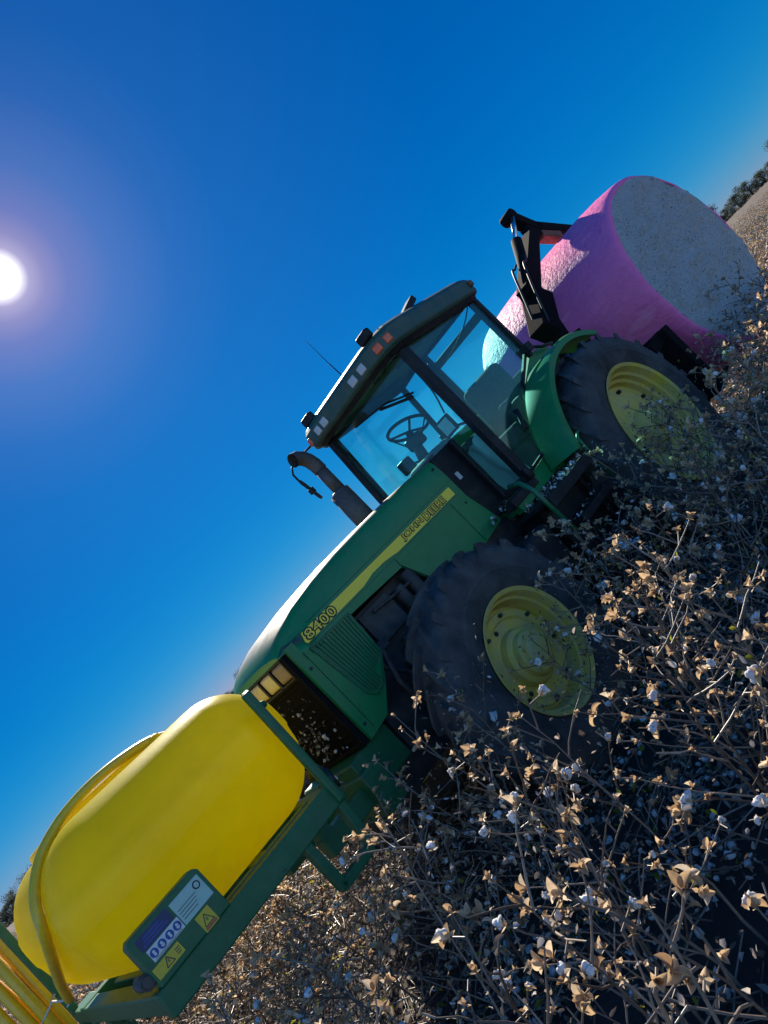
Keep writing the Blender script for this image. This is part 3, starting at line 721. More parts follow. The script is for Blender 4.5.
for k in range(4): deco('print_line', 5.26, 1.275 + .014*k, 5.18 - .008*k, 1.278 + .014*k, INK, 2)
m = MB(); m.tube([(5.135, .7902, 1.335), (5.135, .7930, 1.335)], .018, 20); c1 = part('round_mark', m, DECALB, box_)
m = MB(); m.tube([(5.135, .7930, 1.335), (5.135, .7938, 1.335)], .012, 20); part('sign_symbol', m, TEALS, c1)
def warn(x, z, s_, w, h_):
    wl = deco('warning_label', x + w/2, z - h_/2, x - w/2, z + h_/2, WARN)
    for q in range(3):
        a = R(90 + 120*q); b = R(210 + 120*q)
        m = MB(); m.bar((x + s_*math.cos(a), .7925, z - s_*.15 + s_*math.sin(a)), (x + s_*math.cos(b), .7925, z - s_*.15 + s_*math.sin(b)), .004, .001, up=(0, 1, 0)); part('warning_triangle', m, INK, wl)
    m = MB(); m.bar((x, .7925, z + s_*.3), (x, .7925, z - s_*.25), .004, .001, up=(0, 1, 0)); part('warning_triangle', m, INK, wl)
    return wl
warn(5.195, 1.205, .030, .075, .078); w2_ = warn(5.405, 1.218, .024, .14, .05)
deco('print_line', 5.225, 1.170, 5.165, 1.182, REDS, 2)
for k in range(3): deco('print_line', 5.365, 1.205 + .01*k, 5.345 - .002*k, 1.209 + .01*k, INK, 2)
vl = MB(); vl.tube([(5.50, .62, 1.22), (5.50, .74, 1.22)], .034, 16); vl.tube([(5.50, .74, 1.22), (5.50, .76, 1.22)], .024, 16); part('drain_cap', vl, EXH, K)
# yellow hose over the far shoulder of the tank, tied to the folded booms
hs = MB(); 
hp = [(4.50, .10, 1.90), (4.62, .16, 1.945), (4.78, .22, 1.972), (4.95, .25, 1.985), (5.1, .26, 1.978), (5.25, .26, 1.95), (5.40, .28, 1.885), (5.52, .31, 1.77), (5.575, .29, 1.64), (5.592, .08, 1.51), (5.585, -.24, 1.39), (5.575, -.44, 1.29)]
def smooth_path(p, n=5):
    p = [Vector(q) for q in p]; out = []
    for i in range(len(p)-1):
        a, b, c, d = p[max(i-1, 0)], p[i], p[i+1], p[min(i+2, len(p)-1)]
        for k in range(n):
            t = k/n; out.append(.5*((2*b) + (c-a)*t + (2*a-5*b+4*c-d)*t*t + (3*b-a-3*c+d)*t**3))
    out.append(p[-1]); return out
hs.tube(smooth_path(hp), .025, 12); part('hose', hs, PIPEY, K)
gb = MB(); gb.bar((5.50, -1.16, .62), (5.50, -1.16, 2.3), .05, .06, up=(0, 1, 0)); gb.box((5.38, -1.19, 1.07), (5.52, -.84, 1.15)); gb.box((5.36, -.95, .75), (5.46, -.87, 1.06)); gb.box((5.42, -1.46, .70), (5.94, -1.12, .76))
part('boom_bracket', gb, GREEN2, K, bevel=.008)
for k in range(7):
    m = MB(); x = 5.545 + .068*(k % 5) + .02*(k > 4); y = -1.33 - .09*(k > 4) + .025*((k*3) % 4)
    m.tube([(x, y, .765), (x + .004*k - .01, y - .01, 1.3), (x + .012*k - .02, y - .01*k, 2.25 - .06*k)], .031, 14)
    part('boom_pipe', m, PIPEY, K)
tn = MB(); tn.tube(smooth_path([(5.52, -1.13, 1.30), (5.62, -1.24, 1.24), (5.78, -1.26, 1.20), (5.90, -1.32, 1.22), (5.80, -1.46, 1.24), (5.56, -1.44, 1.28), (5.47, -1.2, 1.30), (5.55, -1.10, 1.29), (5.58, -.8, 1.30), (5.60, -.46, 1.31), (5.57, -.41, 1.29), (5.6, -.45, 1.27)]), .006, 6); part('twine', tn, TWINE, K)

# ------------------------------------------------------------------ bale and the carrier that lifts it
yaw, tilt = .108, -.023
bn = Vector((math.sin(yaw)*math.cos(tilt), math.cos(yaw)*math.cos(tilt), math.sin(tilt)))
bu = bn.cross(Vector((0, 0, 1))).normalized(); bw = bu.cross(bn)
BC = Vector((-2.554, 1.353, 1.75))
Bt = thing('cotton_bale', (-2.6, .1, .63), 'round cotton bale wrapped in pink film carried behind the tractor', 'cotton bale')
fm = MB()
prof = [(0.012, 1.065), (.02, 1.085), (.005, 1.11), (-.04, 1.128), (-.12, 1.142), (-.3, 1.155), (-.6, 1.172), (-1.0, 1.18), (-1.4, 1.178), (-1.8, 1.17), (-2.1, 1.155), (-2.34, 1.13), (-2.42, 1.11), (-2.44, 1.08), (-2.43, 1.06)]
NB = 120
vs = []
for o, r in prof:
    for k in range(NB):
        a = 2*math.pi*k/NB
        d = bu*math.cos(a) + bw*math.sin(a)
        q = BC + bn*o + d*r
        rr = r + .018*mnoise.noise(q*1.3) + .007*mnoise.noise(q*4.0)
        vs.append(BC + bn*(o + .01*mnoise.noise(q*5)) + d*rr)
m_ = len(prof)
fm.add(vs, [(i*NB+k, i*NB+(k+1)%NB, (i+1)*NB+(k+1)%NB, (i+1)*NB+k) for i in range(m_-1) for k in range(NB)], 0, True)
fo = part('wrap_film', fm, FILM, Bt)
uvl = fo.data.uv_layers.new(name='UV')
cum = [0]
for i in range(1, m_): cum.append(cum[-1] + math.hypot(prof[i][0]-prof[i-1][0], prof[i][1]-prof[i-1][1]))
for poly in fo.data.polygons:
    for li in poly.loop_indices:
        vi = fo.data.loops[li].vertex_index; i, k = divmod(vi, NB)
        if k == 0 and any(fo.data.loops[l2].vertex_index % NB == NB-1 for l2 in poly.loop_indices): k = NB
        uvl.data[li].uv = (k/NB, cum[i]/2.9)
bmn = bmesh.new(); bmn.from_mesh(fo.data); bmesh.ops.recalc_face_normals(bmn, faces=bmn.faces); bmn.to_mesh(fo.data); bmn.free()
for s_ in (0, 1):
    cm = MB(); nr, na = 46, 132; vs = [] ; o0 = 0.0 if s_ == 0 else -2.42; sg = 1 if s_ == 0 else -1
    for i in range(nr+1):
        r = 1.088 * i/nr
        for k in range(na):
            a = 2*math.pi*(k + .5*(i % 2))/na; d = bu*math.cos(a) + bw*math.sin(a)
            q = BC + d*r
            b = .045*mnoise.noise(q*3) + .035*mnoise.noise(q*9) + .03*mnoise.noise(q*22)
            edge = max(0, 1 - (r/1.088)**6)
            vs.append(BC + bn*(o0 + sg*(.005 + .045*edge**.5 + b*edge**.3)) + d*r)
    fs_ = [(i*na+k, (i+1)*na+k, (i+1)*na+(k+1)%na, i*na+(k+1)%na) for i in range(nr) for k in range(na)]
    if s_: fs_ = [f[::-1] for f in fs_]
    cm.add(vs, fs_, 0, True); part('cotton_face', cm, COTTONF if s_ == 0 else COTTON_DIM, Bt)

Cn = thing('bale_carrier', (-1.3, 0, .5), 'black hydraulic bale carrier with its clamp arm over the pink bale', 'bale carrier')
f2 = MB()
for s_ in (1, -1):
    f2.box((-1.30, .46*s_ - .06, .5), (-1.17, .46*s_ + .06, 2.0)); f2.bar((-1.2, .55*s_, .52), (-3.45, .55*s_, .50), .11, .10, w2=.05, h2=.04)
f2.box((-1.30, -.9, .62), (-1.17, 1.0, .76)); f2.box((-1.30, -.52, 1.9), (-1.17, .52, 2.04))
part('lift_frame', f2, CARR, Cn, bevel=.012)
wg = MB(); wg.box((-1.36, .80, .62), (-1.22, 1.15, 1.45)); wg.bar((-1.3, 1.05, 1.40), (-1.02, 1.0, 1.35), .08, .12); part('side_plate', wg, CARR, Cn, bevel=.01)
mt = MB()
mt.bar((-1.05, .34, 1.75), (-1.42, .34, 2.72), .15, .18, up=(0, 1, 0)); mt.bar((-1.38, .34, 2.66), (-2.38, .34, 3.22), .21, .19, up=(0, 1, 0), w2=.13)
mt.bar((-1.05, .34, 2.22), (-1.48, .34, 2.60), .25, .24, up=(0, 1, 0))
part('mast', mt, CARR, Cn, bevel=.012)
ja = MB(); ja.bar((-2.30, .34, 3.52), (-2.62, .34, 3.20), .12, .14, up=(0, 1, 0)); ja.bar((-2.36, .34, 3.24), (-2.60, .34, 3.22), .18, .12, up=(0, 1, 0)); ja.bar((-2.55, .34, 3.26), (-3.35, .34, 2.92), .12, .14, up=(0, 1, 0)); ja.tube([(-2.30, .25, 3.52), (-2.30, .43, 3.52)], .07, 14)
part('clamp_arm', ja, CARR, Cn, bevel=.01)
jp = MB(); jp.bar((-2.52, .34, 3.14), (-2.86, .34, 3.01), .09, .14, up=(0, 1, 0)); part('clamp_pad', jp, RUST, Cn, bevel=.01)
cy = MB(); cy.tube([(-1.30, .40, 2.62), (-1.92, .40, 3.22)], .062, 16); cyl = part('cylinder', cy, CARR, Cn)
cr = MB(); cr.tube([(-1.92, .40, 3.22), (-2.30, .40, 3.52)], .03, 12); part('piston_rod', cr, CHROME, cyl)
for dy, dz in ((.46, 0), (.30, .03)):
    ho = MB(); ho.tube(smooth_path([(-1.05, dy, 2.28 + dz), (-1.22, dy + .04, 2.62), (-1.45, dy + .05, 2.92 + dz), (-1.60, dy + .01, 2.95 + dz), (-1.72, dy, 3.02)]), .013, 8); part('hydraulic_hose', ho, HOSE, Cn)

# ------------------------------------------------------------------ cotton plants
def burr_mb(rng, mb, M, lint, bi=0, li=1, detail=1):
    """an open boll: three to five leathery pointed lobes round a short calyx, with or without a lock of lint"""
    nl = rng.choice((3, 4, 4, 5)); op = rng.uniform(.06, .60); L = rng.uniform(.024, .038)
    for k in range(nl):
        a = 2*math.pi*k/nl + rng.uniform(-.5, .5); o_ = op * rng.uniform(.4, 1.7); LL = L * rng.uniform(.62, 1.18)
        ca, sa = math.cos(a), math.sin(a); secs = []
        n = 6 if detail else 3
        tw_ = rng.uniform(-.7, .7); hook = rng.uniform(-.5, 1.6)
        x0, z0, an = .003, 0.0, .95*o_ + .12
        for i in range(n+1):
            t = i/n
            wd = LL*.31*math.sin(math.pi*min(1, t**.85*.9 + .08))**.75 if i < n else .0008
            q = []
            for w_ in ((-1, -.5, 0, .5, 1) if detail else (-1, 0, 1)):
                c_ = wd*1.15*w_*w_
                lx = x0 - c_*math.cos(an); lz = z0 + c_*math.sin(an); y = w_*wd + tw_*t*t*LL*.4
                q.append(M @ Vector((lx*ca - y*sa, lx*sa + y*ca, lz)))
            secs.append(q)
            an += hook*o_/n + .05
            x0 += math.sin(an)*LL/n; z0 += math.cos(an)*LL/n
        mb.loft(secs, mi=bi, smooth=True)
    if detail:
        for k in range(3):                   # thin dry bracts under the boll
            a = 2*math.pi*k/3 + rng.uniform(-.4, .4); ca, sa = math.cos(a), math.sin(a)
            l1 = rng.uniform(.012, .024); w1 = l1*.28; up_ = rng.uniform(-.5, .5)*l1
            pts = [(0, -.003, -.003), (l1*.5, -w1, up_*.3), (l1, 0, up_), (l1*.5, w1, up_*.35), (0, .003, -.003)]
            mb.add([M @ Vector((x*ca - y*sa, x*sa + y*ca, z)) for x, y, z in pts], [(0, 1, 2), (0, 2, 4), (2, 3, 4)], bi, True)
    if lint: lint_mb(rng, mb, M @ Matrix.Translation((0, 0, L*.5)), rng.uniform(.010, .019), li, detail)
def lint_mb(rng, mb, M, r, li, detail=1):
    bm = bmesh.new(); bmesh.ops.create_icosphere(bm, subdivisions=3 if detail else 1, radius=r)
    off_ = Vector((rng.uniform(0, 99), rng.uniform(0, 99), 0)); sq = rng.uniform(.6, 1.7)
    vs = []
    for v in bm.verts:
        c = v.co * (1 + .75*mnoise.noise(v.co*(1.0/r) + off_) + .45*mnoise.noise(v.co*(2.8/r) + off_)); vs.append(M @ Vector((c.x, c.y, c.z*sq)))
    mb.add(vs, [tuple(v.index for v in f.verts) for f in bm.faces], li, True); bm.free()
def leaf_mb(rng, mb, p, mi, s_):
    M = Matrix.Translation(p) @ Matrix.Rotation(rng.uniform(0, 6.283), 4, 'Z') @ Matrix.Rotation(rng.uniform(-.9, 1.3), 4, 'Y') @ Matrix.Rotation(rng.uniform(-1.1, 1.1), 4, 'X')
    cu = rng.uniform(-.7, .8)*s_
    w = s_*rng.uniform(.18, .36); f_ = rng.uniform(.2, .8)*w
    pts = [(0, 0, 0), (s_*.22, -w*.8, cu*.1 + f_), (s_*.62, -w*.85, cu*.4 + f_), (s_, 0, cu), (s_*.62, w*.75, cu*.42 + f_*.8), (s_*.22, w*.85, cu*.12 + f_), (s_*.45, 0, cu*.2)]
    mb.add([M @ Vector(q) for q in pts], [(0, 1, 6), (1, 2, 6), (2, 3, 6), (3, 4, 6), (4, 5, 6), (5, 0, 6)], mi, True)
BOLLP = .52; LEAFN = (0, 1, 1, 2)
def grow(rng, H, nbr, spread, detail):
    """returns stem polylines (pts, radii), boll matrices and leaf points of one plant"""
    tubes = []; bolls = []; leaves = []
    lean = Vector((rng.uniform(-.14, .14), rng.uniform(-.14, .14), 0)); n = 8
    main = [Vector((lean.x*(i/n)**1.4*H + rng.uniform(-.012, .012), lean.y*(i/n)**1.4*H + rng.uniform(-.012, .012), H*i/n)) for i in range(n+1)]
    tubes.append((main, [.0068*(1 - .70*i/n) for i in range(n+1)]))
    for b in range(nbr):
        t = .16 + .80*(b + rng.uniform(0, .8))/nbr; i = min(int(t*n), n-1); f = t*n - i
        p = main[i].lerp(main[i+1], f); az = b*2.4 + rng.uniform(-.5, .5)
        L = spread*(1.15 - .75*t)*rng.uniform(.65, 1.25); el = rng.uniform(.40, 1.0)
        seg = 4 if L > .2 else 3; q = p.copy(); pts = [q.copy()]
        for k in range(seg):
            az += rng.uniform(-.28, .28)*(1 if k else .3); el += rng.uniform(-.22, .2)
            q = q + Vector((math.cos(az)*math.cos(el), math.sin(az)*math.cos(el), math.sin(el)))*L/seg; pts.append(q.copy())
            if k and rng.random() < .20: tubes.append(([q.copy(), q + Vector((rng.uniform(-.04, .04), rng.uniform(-.04, .04), rng.uniform(-.005, .05)))], [.003, .0022]))
            elif k and rng.random() < BOLLP:         # short peduncle with a boll
                a2 = az + rng.choice((-1, 1))*rng.uniform(.5, 1.2); e2 = rng.uniform(-.2, .9); l2 = rng.uniform(.025, .06)
                d2 = Vector((math.cos(a2)*math.cos(e2), math.sin(a2)*math.cos(e2), math.sin(e2))); s2 = q + d2*l2
                tubes.append(([q.copy(), s2], [.0028, .0024])); bolls.append((s2, d2))
            for _ in range(rng.choice(LEAFN)): leaves.append(q + Vector((rng.uniform(-.05, .05), rng.uniform(-.05, .05), rng.uniform(-.05, .04))))
        tubes.append((pts, [.0040*(1 - .52*k/seg) for k in range(seg+1)]))
        if rng.random() < .6: bolls.append((q.copy(), (pts[-1]-pts[-2]).normalized()))
    bolls.append((main[-1], Vector((0, 0, 1))))
    return tubes, bolls, leaves
def boll_matrix(rng, p, d):
    d = (d + Vector((rng.uniform(-.4, .4), rng.uniform(-.4, .4), rng.uniform(-.3, .5)))).normalized()
    return Matrix.Translation(p) @ d.to_track_quat('Z', 'Y').to_matrix().to_4x4() @ Matrix.Rotation(rng.uniform(0, 6.28), 4, 'Z')

PM = [STEM, BURR, LINT, LEAF, LEAFG]
def whole_plant(seed, H, nbr, spread, detail, lintp=.12, green=.06, leafs=4):
    rng = random.Random(seed); mb = MB()
    tubes, bolls, leaves = grow(rng, H, nbr, spread, detail)
    for pts, rs in tubes: mb.tube(pts, rs, 5 if detail else 3, 0, cap=False)
    for p, d in bolls: burr_mb(rng, mb, boll_matrix(rng, p, d), rng.random() < lintp, 1, 2, detail)
    for p in leaves:
        for _ in range(leafs):
            q = p + Vector((rng.gauss(0, .05), rng.gauss(0, .05), rng.gauss(0, .05)))
            leaf_mb(rng, mb, q, 4 if rng.random() < green else 3, rng.uniform(.012, .030))
    return mb
# shared meshes for the detailed plants: a few burrs and tufts reused by every plant
rng = random.Random(77)
BURRS = []
for k in range(10):
    mb = MB(); burr_mb(rng, mb, Matrix.Identity(4), False); BURRS.append(mb.mesh('burr', [BURR, LINT]))
TUFTS = []
for k in range(6):
    mb = MB(); lint_mb(rng, mb, Matrix.Translation((0, 0, .02)), rng.uniform(.010, .018), 0); TUFTS.append(mb.mesh('lint', [LINT]))
GRP = 'cotton plants of the field around the tractor'
def detailed_plant(seed, H, nbr, spread):
    rng = random.Random(seed)
    root = link('cotton_plant', None); tag(root, 'bare twiggy cotton plant with open tan burrs standing in the foreground', 'cotton plant', GRP)
    tubes, bolls, leaves = grow(rng, H, nbr, spread, 1)
    mb = MB()
    for pts, rs in tubes: mb.tube(pts, rs, 6, 0, cap=False)
    link('stem', mb.mesh('stem', [STEM]), root)
    mb = MB()
    for p in leaves:
        for _ in range(1): leaf_mb(rng, mb, p + Vector((rng.gauss(0, .035), rng.gauss(0, .05), rng.gauss(0, .05))), 1 if rng.random() < .05 else 0, rng.uniform(.012, .028))
    link('dry_leaves', mb.mesh('dry_leaves', [LEAF, LEAFG]), root)
    for p, d in bolls:
        M = boll_matrix(rng, p, d); b = link('burr', rng.choice(BURRS), root, M @ Matrix.Scale(rng.uniform(.6, 1.05), 4))
        if rng.random() < .18: link('lint', rng.choice(TUFTS), b)
    return root
def copy_tree(o, parent=None):
    c = o.copy(); COL.objects.link(c)
    if parent is not None: c.parent = parent; c.matrix_parent_inverse = o.matrix_parent_inverse
    for ch in o.children: copy_tree(ch, c)
    return c

PROTO_N = [detailed_plant(100 + i, .98 + .05*(i % 3), 12 + i % 3, .42) for i in range(5)]
PROTO_M = [whole_plant(200 + i, .96 + .05*(i % 4), 13, .42, 1).mesh('cotton_plant', PM) for i in range(6)]
PROTO_F = [whole_plant(300 + i, .94 + .06*(i % 3), 10, .40, 0, lintp=.32, green=.16, leafs=4).mesh('far_cotton_plant', PM) for i in range(5)]

cam_t = Vector((6.19, 4.375))                 # the camera in tractor coordinates
def blocked(X, Y):
    if -1.05 < X < 1.0 and .60 < abs(Y) < 1.24: return True       # rear wheels
    if 2.1 < X < 3.8 and .62 < abs(Y) < 1.2: return True          # front wheels
    if -1.6 < X < 4.1 and abs(Y) < .75: return True               # under the tractor
    if -3.9 < X < -1.0 and -1.3 < Y < 1.5: return True            # under the bale
    if .7 < X < 2.4 and abs(Y) < 1.12: return True                # steps
    return False
rng = random.Random(5)
cand = []
for row in range(-64, 66):
    Y0 = row*1.0 + .5
    X = -75 + rng.random()*.2
    while X < 60:
        X += rng.uniform(.10, .22)
        Y = Y0 + rng.gauss(0, .13)
        w = tw((X, Y, 0))
        d = math.hypot(w.x, w.y)
        if d > 62 or d < .75 or blocked(X, Y): continue
        if 2.2 < X < 4.3 and 1.1 < Y < 2.7 and rng.random() < .34: continue
        if -1.4 < X < 1.9 and 1.1 < Y < 2.7 and rng.random() < .45: continue
        if w.y < -.3: continue
        ang = math.degrees(math.atan2(w.x, w.y))
        if not -48 < ang < 46: continue
        if d < 2.2 and rng.random() < .08: continue
        if d > 9 and rng.random() > max(.30, 9/d*1.2): continue
        low = 4.0 < X < 5.75 and -1.9 < Y < 1.0      # pressed down under the tank
        cand.append((d, w.x, w.y, low))
cand.sort()
near, mid = 56, 240
def put(o, x, y, rng, low=False):
    o.rotation_euler = (rng.uniform(-.12, .12), rng.uniform(-.12, .12), rng.uniform(0, 6.283)); o.location = (x, y, 0)
used = set()
for i, (d, x, y, low) in enumerate(cand[:near]):
    k = i % 5
    o = PROTO_N[k] if k not in used else copy_tree(PROTO_N[k]); used.add(k)
    put(o, x, y, rng); o.scale = (1, 1, 1); s_ = rng.uniform(.9, 1.1); o.scale = (s_, s_, s_ * (.82 if low else 1))
for i, (d, x, y, low) in enumerate(cand[near:near+mid]):
    o = link('cotton_plant', PROTO_M[rng.randrange(6)]); put(o, x, y, rng)
    s_ = rng.uniform(.9, 1.16) * (1.1 if x > 1.4 and y < 8 else 1); o.scale = (s_, s_, s_ * (.80 if low else 1))
    tag(o, 'brown leafy cotton plant among the rows close to the tractor', 'cotton plant', GRP)

def scatter(name, pts, meshes, smin, smax, seed, tiltmax=.15):
    """one object whose geometry nodes set plants on its points"""
    me = bpy.data.meshes.new(name); me.from_pydata(pts, [], []); o = link(name, me)
    pc = bpy.data.collections.new(name + '_sources')
    for q in meshes: pc.objects.link(bpy.data.objects.new('source_' + q.name, q))
    ng = bpy.data.node_groups.new(name, 'GeometryNodeTree')
    ng.interface.new_socket('Geometry', in_out='INPUT', socket_type='NodeSocketGeometry'); ng.interface.new_socket('Geometry', in_out='OUTPUT', socket_type='NodeSocketGeometry')
    gi = ng.nodes.new('NodeGroupInput'); go = ng.nodes.new('NodeGroupOutput')
    ci = ng.nodes.new('GeometryNodeCollectionInfo'); ci.inputs['Collection'].default_value = pc; ci.inputs['Separate Children'].default_value = True; ci.inputs['Reset Children'].default_value = True
    ip = ng.nodes.new('GeometryNodeInstanceOnPoints'); ip.inputs['Pick Instance'].default_value = True
    rv = ng.nodes.new('FunctionNodeRandomValue'); rv.data_type = 'FLOAT_VECTOR'; rv.inputs[0].default_value = (-tiltmax, -tiltmax, 0); rv.inputs[1].default_value = (tiltmax, tiltmax, 6.283); rv.inputs['Seed'].default_value = seed
    rs = ng.nodes.new('FunctionNodeRandomValue'); rs.data_type = 'FLOAT'; rs.inputs[2].default_value = smin; rs.inputs[3].default_value = smax; rs.inputs['Seed'].default_value = seed + 1
    e2r = ng.nodes.new('FunctionNodeEulerToRotation')
    ng.links.new(gi.outputs[0], ip.inputs['Points']); ng.links.new(ci.outputs[0], ip.inputs['Instance'])
    ng.links.new(rv.outputs[0], e2r.inputs[0]); ng.links.new(e2r.outputs[0], ip.inputs['Rotation']); ng.links.new(rs.outputs[1], ip.inputs['Scale'])
    ng.links.new(ip.outputs[0], go.inputs[0])
    md = o.modifiers.new('scatter', 'NODES'); md.node_group = ng
    return o
far = scatter('cotton_field', [(x, y, -.22 if low else 0) for d, x, y, low in cand[near+mid:]], PROTO_F, .92, 1.18, 3)
tag(far, 'dense brown cotton crop running back to the tree line', 'cotton field', kind='stuff')

# low litter: pressed stalks and fallen leaves under the crop, white locks on the soil
rngl = random.Random(31)
def litter_mesh(seed):
    r_ = random.Random(seed); mb = MB()
    for _ in range(7):
        p = Vector((r_.uniform(-.18, .18), r_.uniform(-.18, .18), r_.uniform(.01, .10))); a = r_.uniform(0, 6.28); q = p + Vector((math.cos(a), math.sin(a), r_.uniform(-.1, .35)))*r_.uniform(.08, .3)
        mb.tube([p, p.lerp(q, .5) + Vector((0, 0, .01)), q], .0035, 3, 0, cap=False)
    for _ in range(26): leaf_mb(r_, mb, Vector((r_.uniform(-.2, .2), r_.uniform(-.2, .2), r_.uniform(.005, .10))), 3 if r_.random() > .12 else 4, r_.uniform(.02, .05))
    for _ in range(3): lint_mb(r_, mb, Matrix.Translation((r_.uniform(-.2, .2), r_.uniform(-.2, .2), .02)), r_.uniform(.006, .016), 2, 0)
    for _ in range(2): burr_mb(r_, mb, boll_matrix(r_, Vector((r_.uniform(-.2, .2), r_.uniform(-.2, .2), .03)), Vector((0, 0, 1))), r_.random() < .6, 1, 2, 0)
    return mb.mesh('litter', PM)
lp = []
for _ in range(60000):
    d = 16*math.sqrt(rngl.random()); a = R(rngl.uniform(-48, 46)); x, y = d*math.sin(a), d*math.cos(a)
    if d < .3: continue
    lp.append((x, y, 0))
    if len(lp) > 4200: break
lit = scatter('crop_litter', lp, [litter_mesh(500 + i) for i in range(5)], .8, 1.3, 11)
tag(lit, 'fallen stalks, leaves and white locks lying between the rows', 'crop litter', kind='stuff')

# cotton blown onto the step, the grille and the tractor's ledges
def trash(name, spots, label):
    r_ = random.Random(len(spots)); mb = MB()
    for (lo, hi, n, sz) in spots:
        for _ in range(n):
            p = Vector([r_.uniform(lo[i], hi[i]) for i in range(3)]); p = tw(p)
            if r_.random() < .22: lint_mb(r_, mb, Matrix.Translation(p), sz*r_.uniform(.4, .9), 2, 0)
            else: leaf_mb(r_, mb, p, 3, sz*r_.uniform(1.0, 2.3))
    o = link(name, mb.mesh(name, PM)); tag(o, label, 'crop trash', kind='stuff'); return o
trash('crop_trash', [((1.0, .64, 1.248), (1.76, 1.0, 1.275), 150, .018), ((1.62, .45, 1.36), (1.75, .70, 1.42), 24, .018), ((1.12, .86, .98), (1.64, 1.02, 1.0), 40, .018),
                     ((3.815, -.1, 1.10), (3.84, .30, 1.55), 60, .013), ((3.84, -.35, 1.1), (3.87, .16, 1.34), 150, .015), ((3.98, -.3, 1.0), (4.2, .3, 1.06), 60, .02)],
      'dry leaves and white lint caught on the tractor step and nose')

# ------------------------------------------------------------------ ground, far canopy, trees
def soil_mat():
    m, nt, out = newmat('soil')
    tc = nt.nodes.new('ShaderNodeTexCoord'); v = tc.outputs['Object']
    _, r = noise_ramp(nt, 3.0, [(.3, (.035, .024, .018)), (.6, (.062, .043, .032)), (.85, (.10, .073, .056))], detail=10, rough=.7, vec=v)
    p = N(nt, 'ShaderNodeBsdfPrincipled', Roughness=.95); nt.links.new(r.outputs['Color'], p.inputs['Base Color'])
    bn_ = N(nt, 'ShaderNodeTexNoise', Scale=14.0, Detail=10.0, Roughness=.7); nt.links.new(v, bn_.inputs['Vector'])
    b = N(nt, 'ShaderNodeBump', Strength=1.0, Distance=.06); nt.links.new(bn_.outputs['Fac'], b.inputs['Height']); nt.links.new(b.outputs[0], p.inputs['Normal'])
    nt.links.new(p.outputs[0], out.inputs[0]); return m
gm = MB(); gm.add([(-2500, -2500, 0), (2500, -2500, 0), (2500, 2500, 0), (-2500, 2500, 0)], [(0, 1, 2, 3)])
tag(link('ground', gm.mesh('ground', soil_mat())), kind='structure')

def canopy_mat():
    m, nt, out = newmat('far_crop')
    tc = nt.nodes.new('ShaderNodeTexCoord'); v = tc.outputs['Object']
    _, r = noise_ramp(nt, 2.6, [(.32, (.015, .010, .007)), (.5, (.055, .037, .026)), (.6, (.11, .078, .058)), (.7, (.34, .29, .25))], detail=12, rough=.85, vec=v)
    p = N(nt, 'ShaderNodeBsdfPrincipled', Roughness=.95); nt.links.new(r.outputs['Color'], p.inputs['Base Color'])
    nt.links.new(p.outputs[0], out.inputs[0]); return m
cm = MB(); secs = []
r0 = 44.0
for i in range(150):
    rad = r0 * (1 + .018)**i
    if rad > 420: break
    q = []
    for k in range(520):
        a = R(-50 + 98*k/519); x, y = rad*math.sin(a), rad*math.cos(a)
        z = .72 + .28*mnoise.noise(Vector((x*1.7, y*1.7, 0))) + .12*mnoise.noise(Vector((x*.2, y*.2, 5))) - (.7 if i == 0 else 0)
        q.append((x, y, z))
    secs.append(q)
cm.loft([s[::-1] for s in secs], smooth=True)
tag(link('far_cotton_field', cm.mesh('far_cotton_field', canopy_mat())), 'brown far part of the cotton crop below the trees', 'cotton field', kind='stuff')

def tree_proto(seed, H, W):
    r_ = random.Random(seed); tr = MB(); cr_ = MB()
    top = Vector((r_.uniform(-.4, .4), r_.uniform(-.4, .4), H*.62))
    tr.tube([(0, 0, 0), top*.5 + Vector((.1, 0, 0)), top], [.22, .16, .08], 8, cap=False)
    clumps = []
    for k in range(24):
        a = r_.uniform(0, 6.28); rr = W*math.sqrt(r_.random())*.95; z = H*r_.uniform(.10, .92)
        c = Vector((rr*math.cos(a)*(1.1 - .5*z/H), rr*math.sin(a)*(1.1 - .5*z/H), z)); clumps.append((c, r_.uniform(.7, 1.35)*W*.36))
        tr.tube([top*r_.uniform(.4, .95), c], [.06, .02], 5, cap=False)
    for c, rad in clumps:
        for _ in range(130):
            d = Vector((r_.gauss(0, 1), r_.gauss(0, 1), r_.gauss(0, .8))).normalized()*rad*r_.random()**.45
            leaf_mb(r_, cr_, c + d, 0, r_.uniform(.16, .36))
    return tr.mesh('trunk', [BARK]), cr_.mesh('crown', [CROWN])
TP = [tree_proto(900 + i, (6.2, 7.6, 5.2, 6.8)[i], (2.8, 3.3, 3.0, 2.6)[i]) for i in range(4)]
rt = random.Random(12)
az = -42.0
while az < 42:
    az += rt.uniform(.55, 1.0)
    D = rt.uniform(205, 240); k = rt.randrange(4)
    root = link('tree', None); root.location = (D*math.sin(R(az)), D*math.cos(R(az)), 0); root.rotation_euler = (0, 0, rt.uniform(0, 6.28)); s_ = rt.uniform(.75, 1.15); root.scale = (s_*1.15, s_*1.15, s_*.9)
    tag(root, 'small dark green tree in the line along the far edge of the field', 'tree', 'trees along the far edge of the field')
    link('trunk', TP[k][0], root); link('crown', TP[k][1], root)

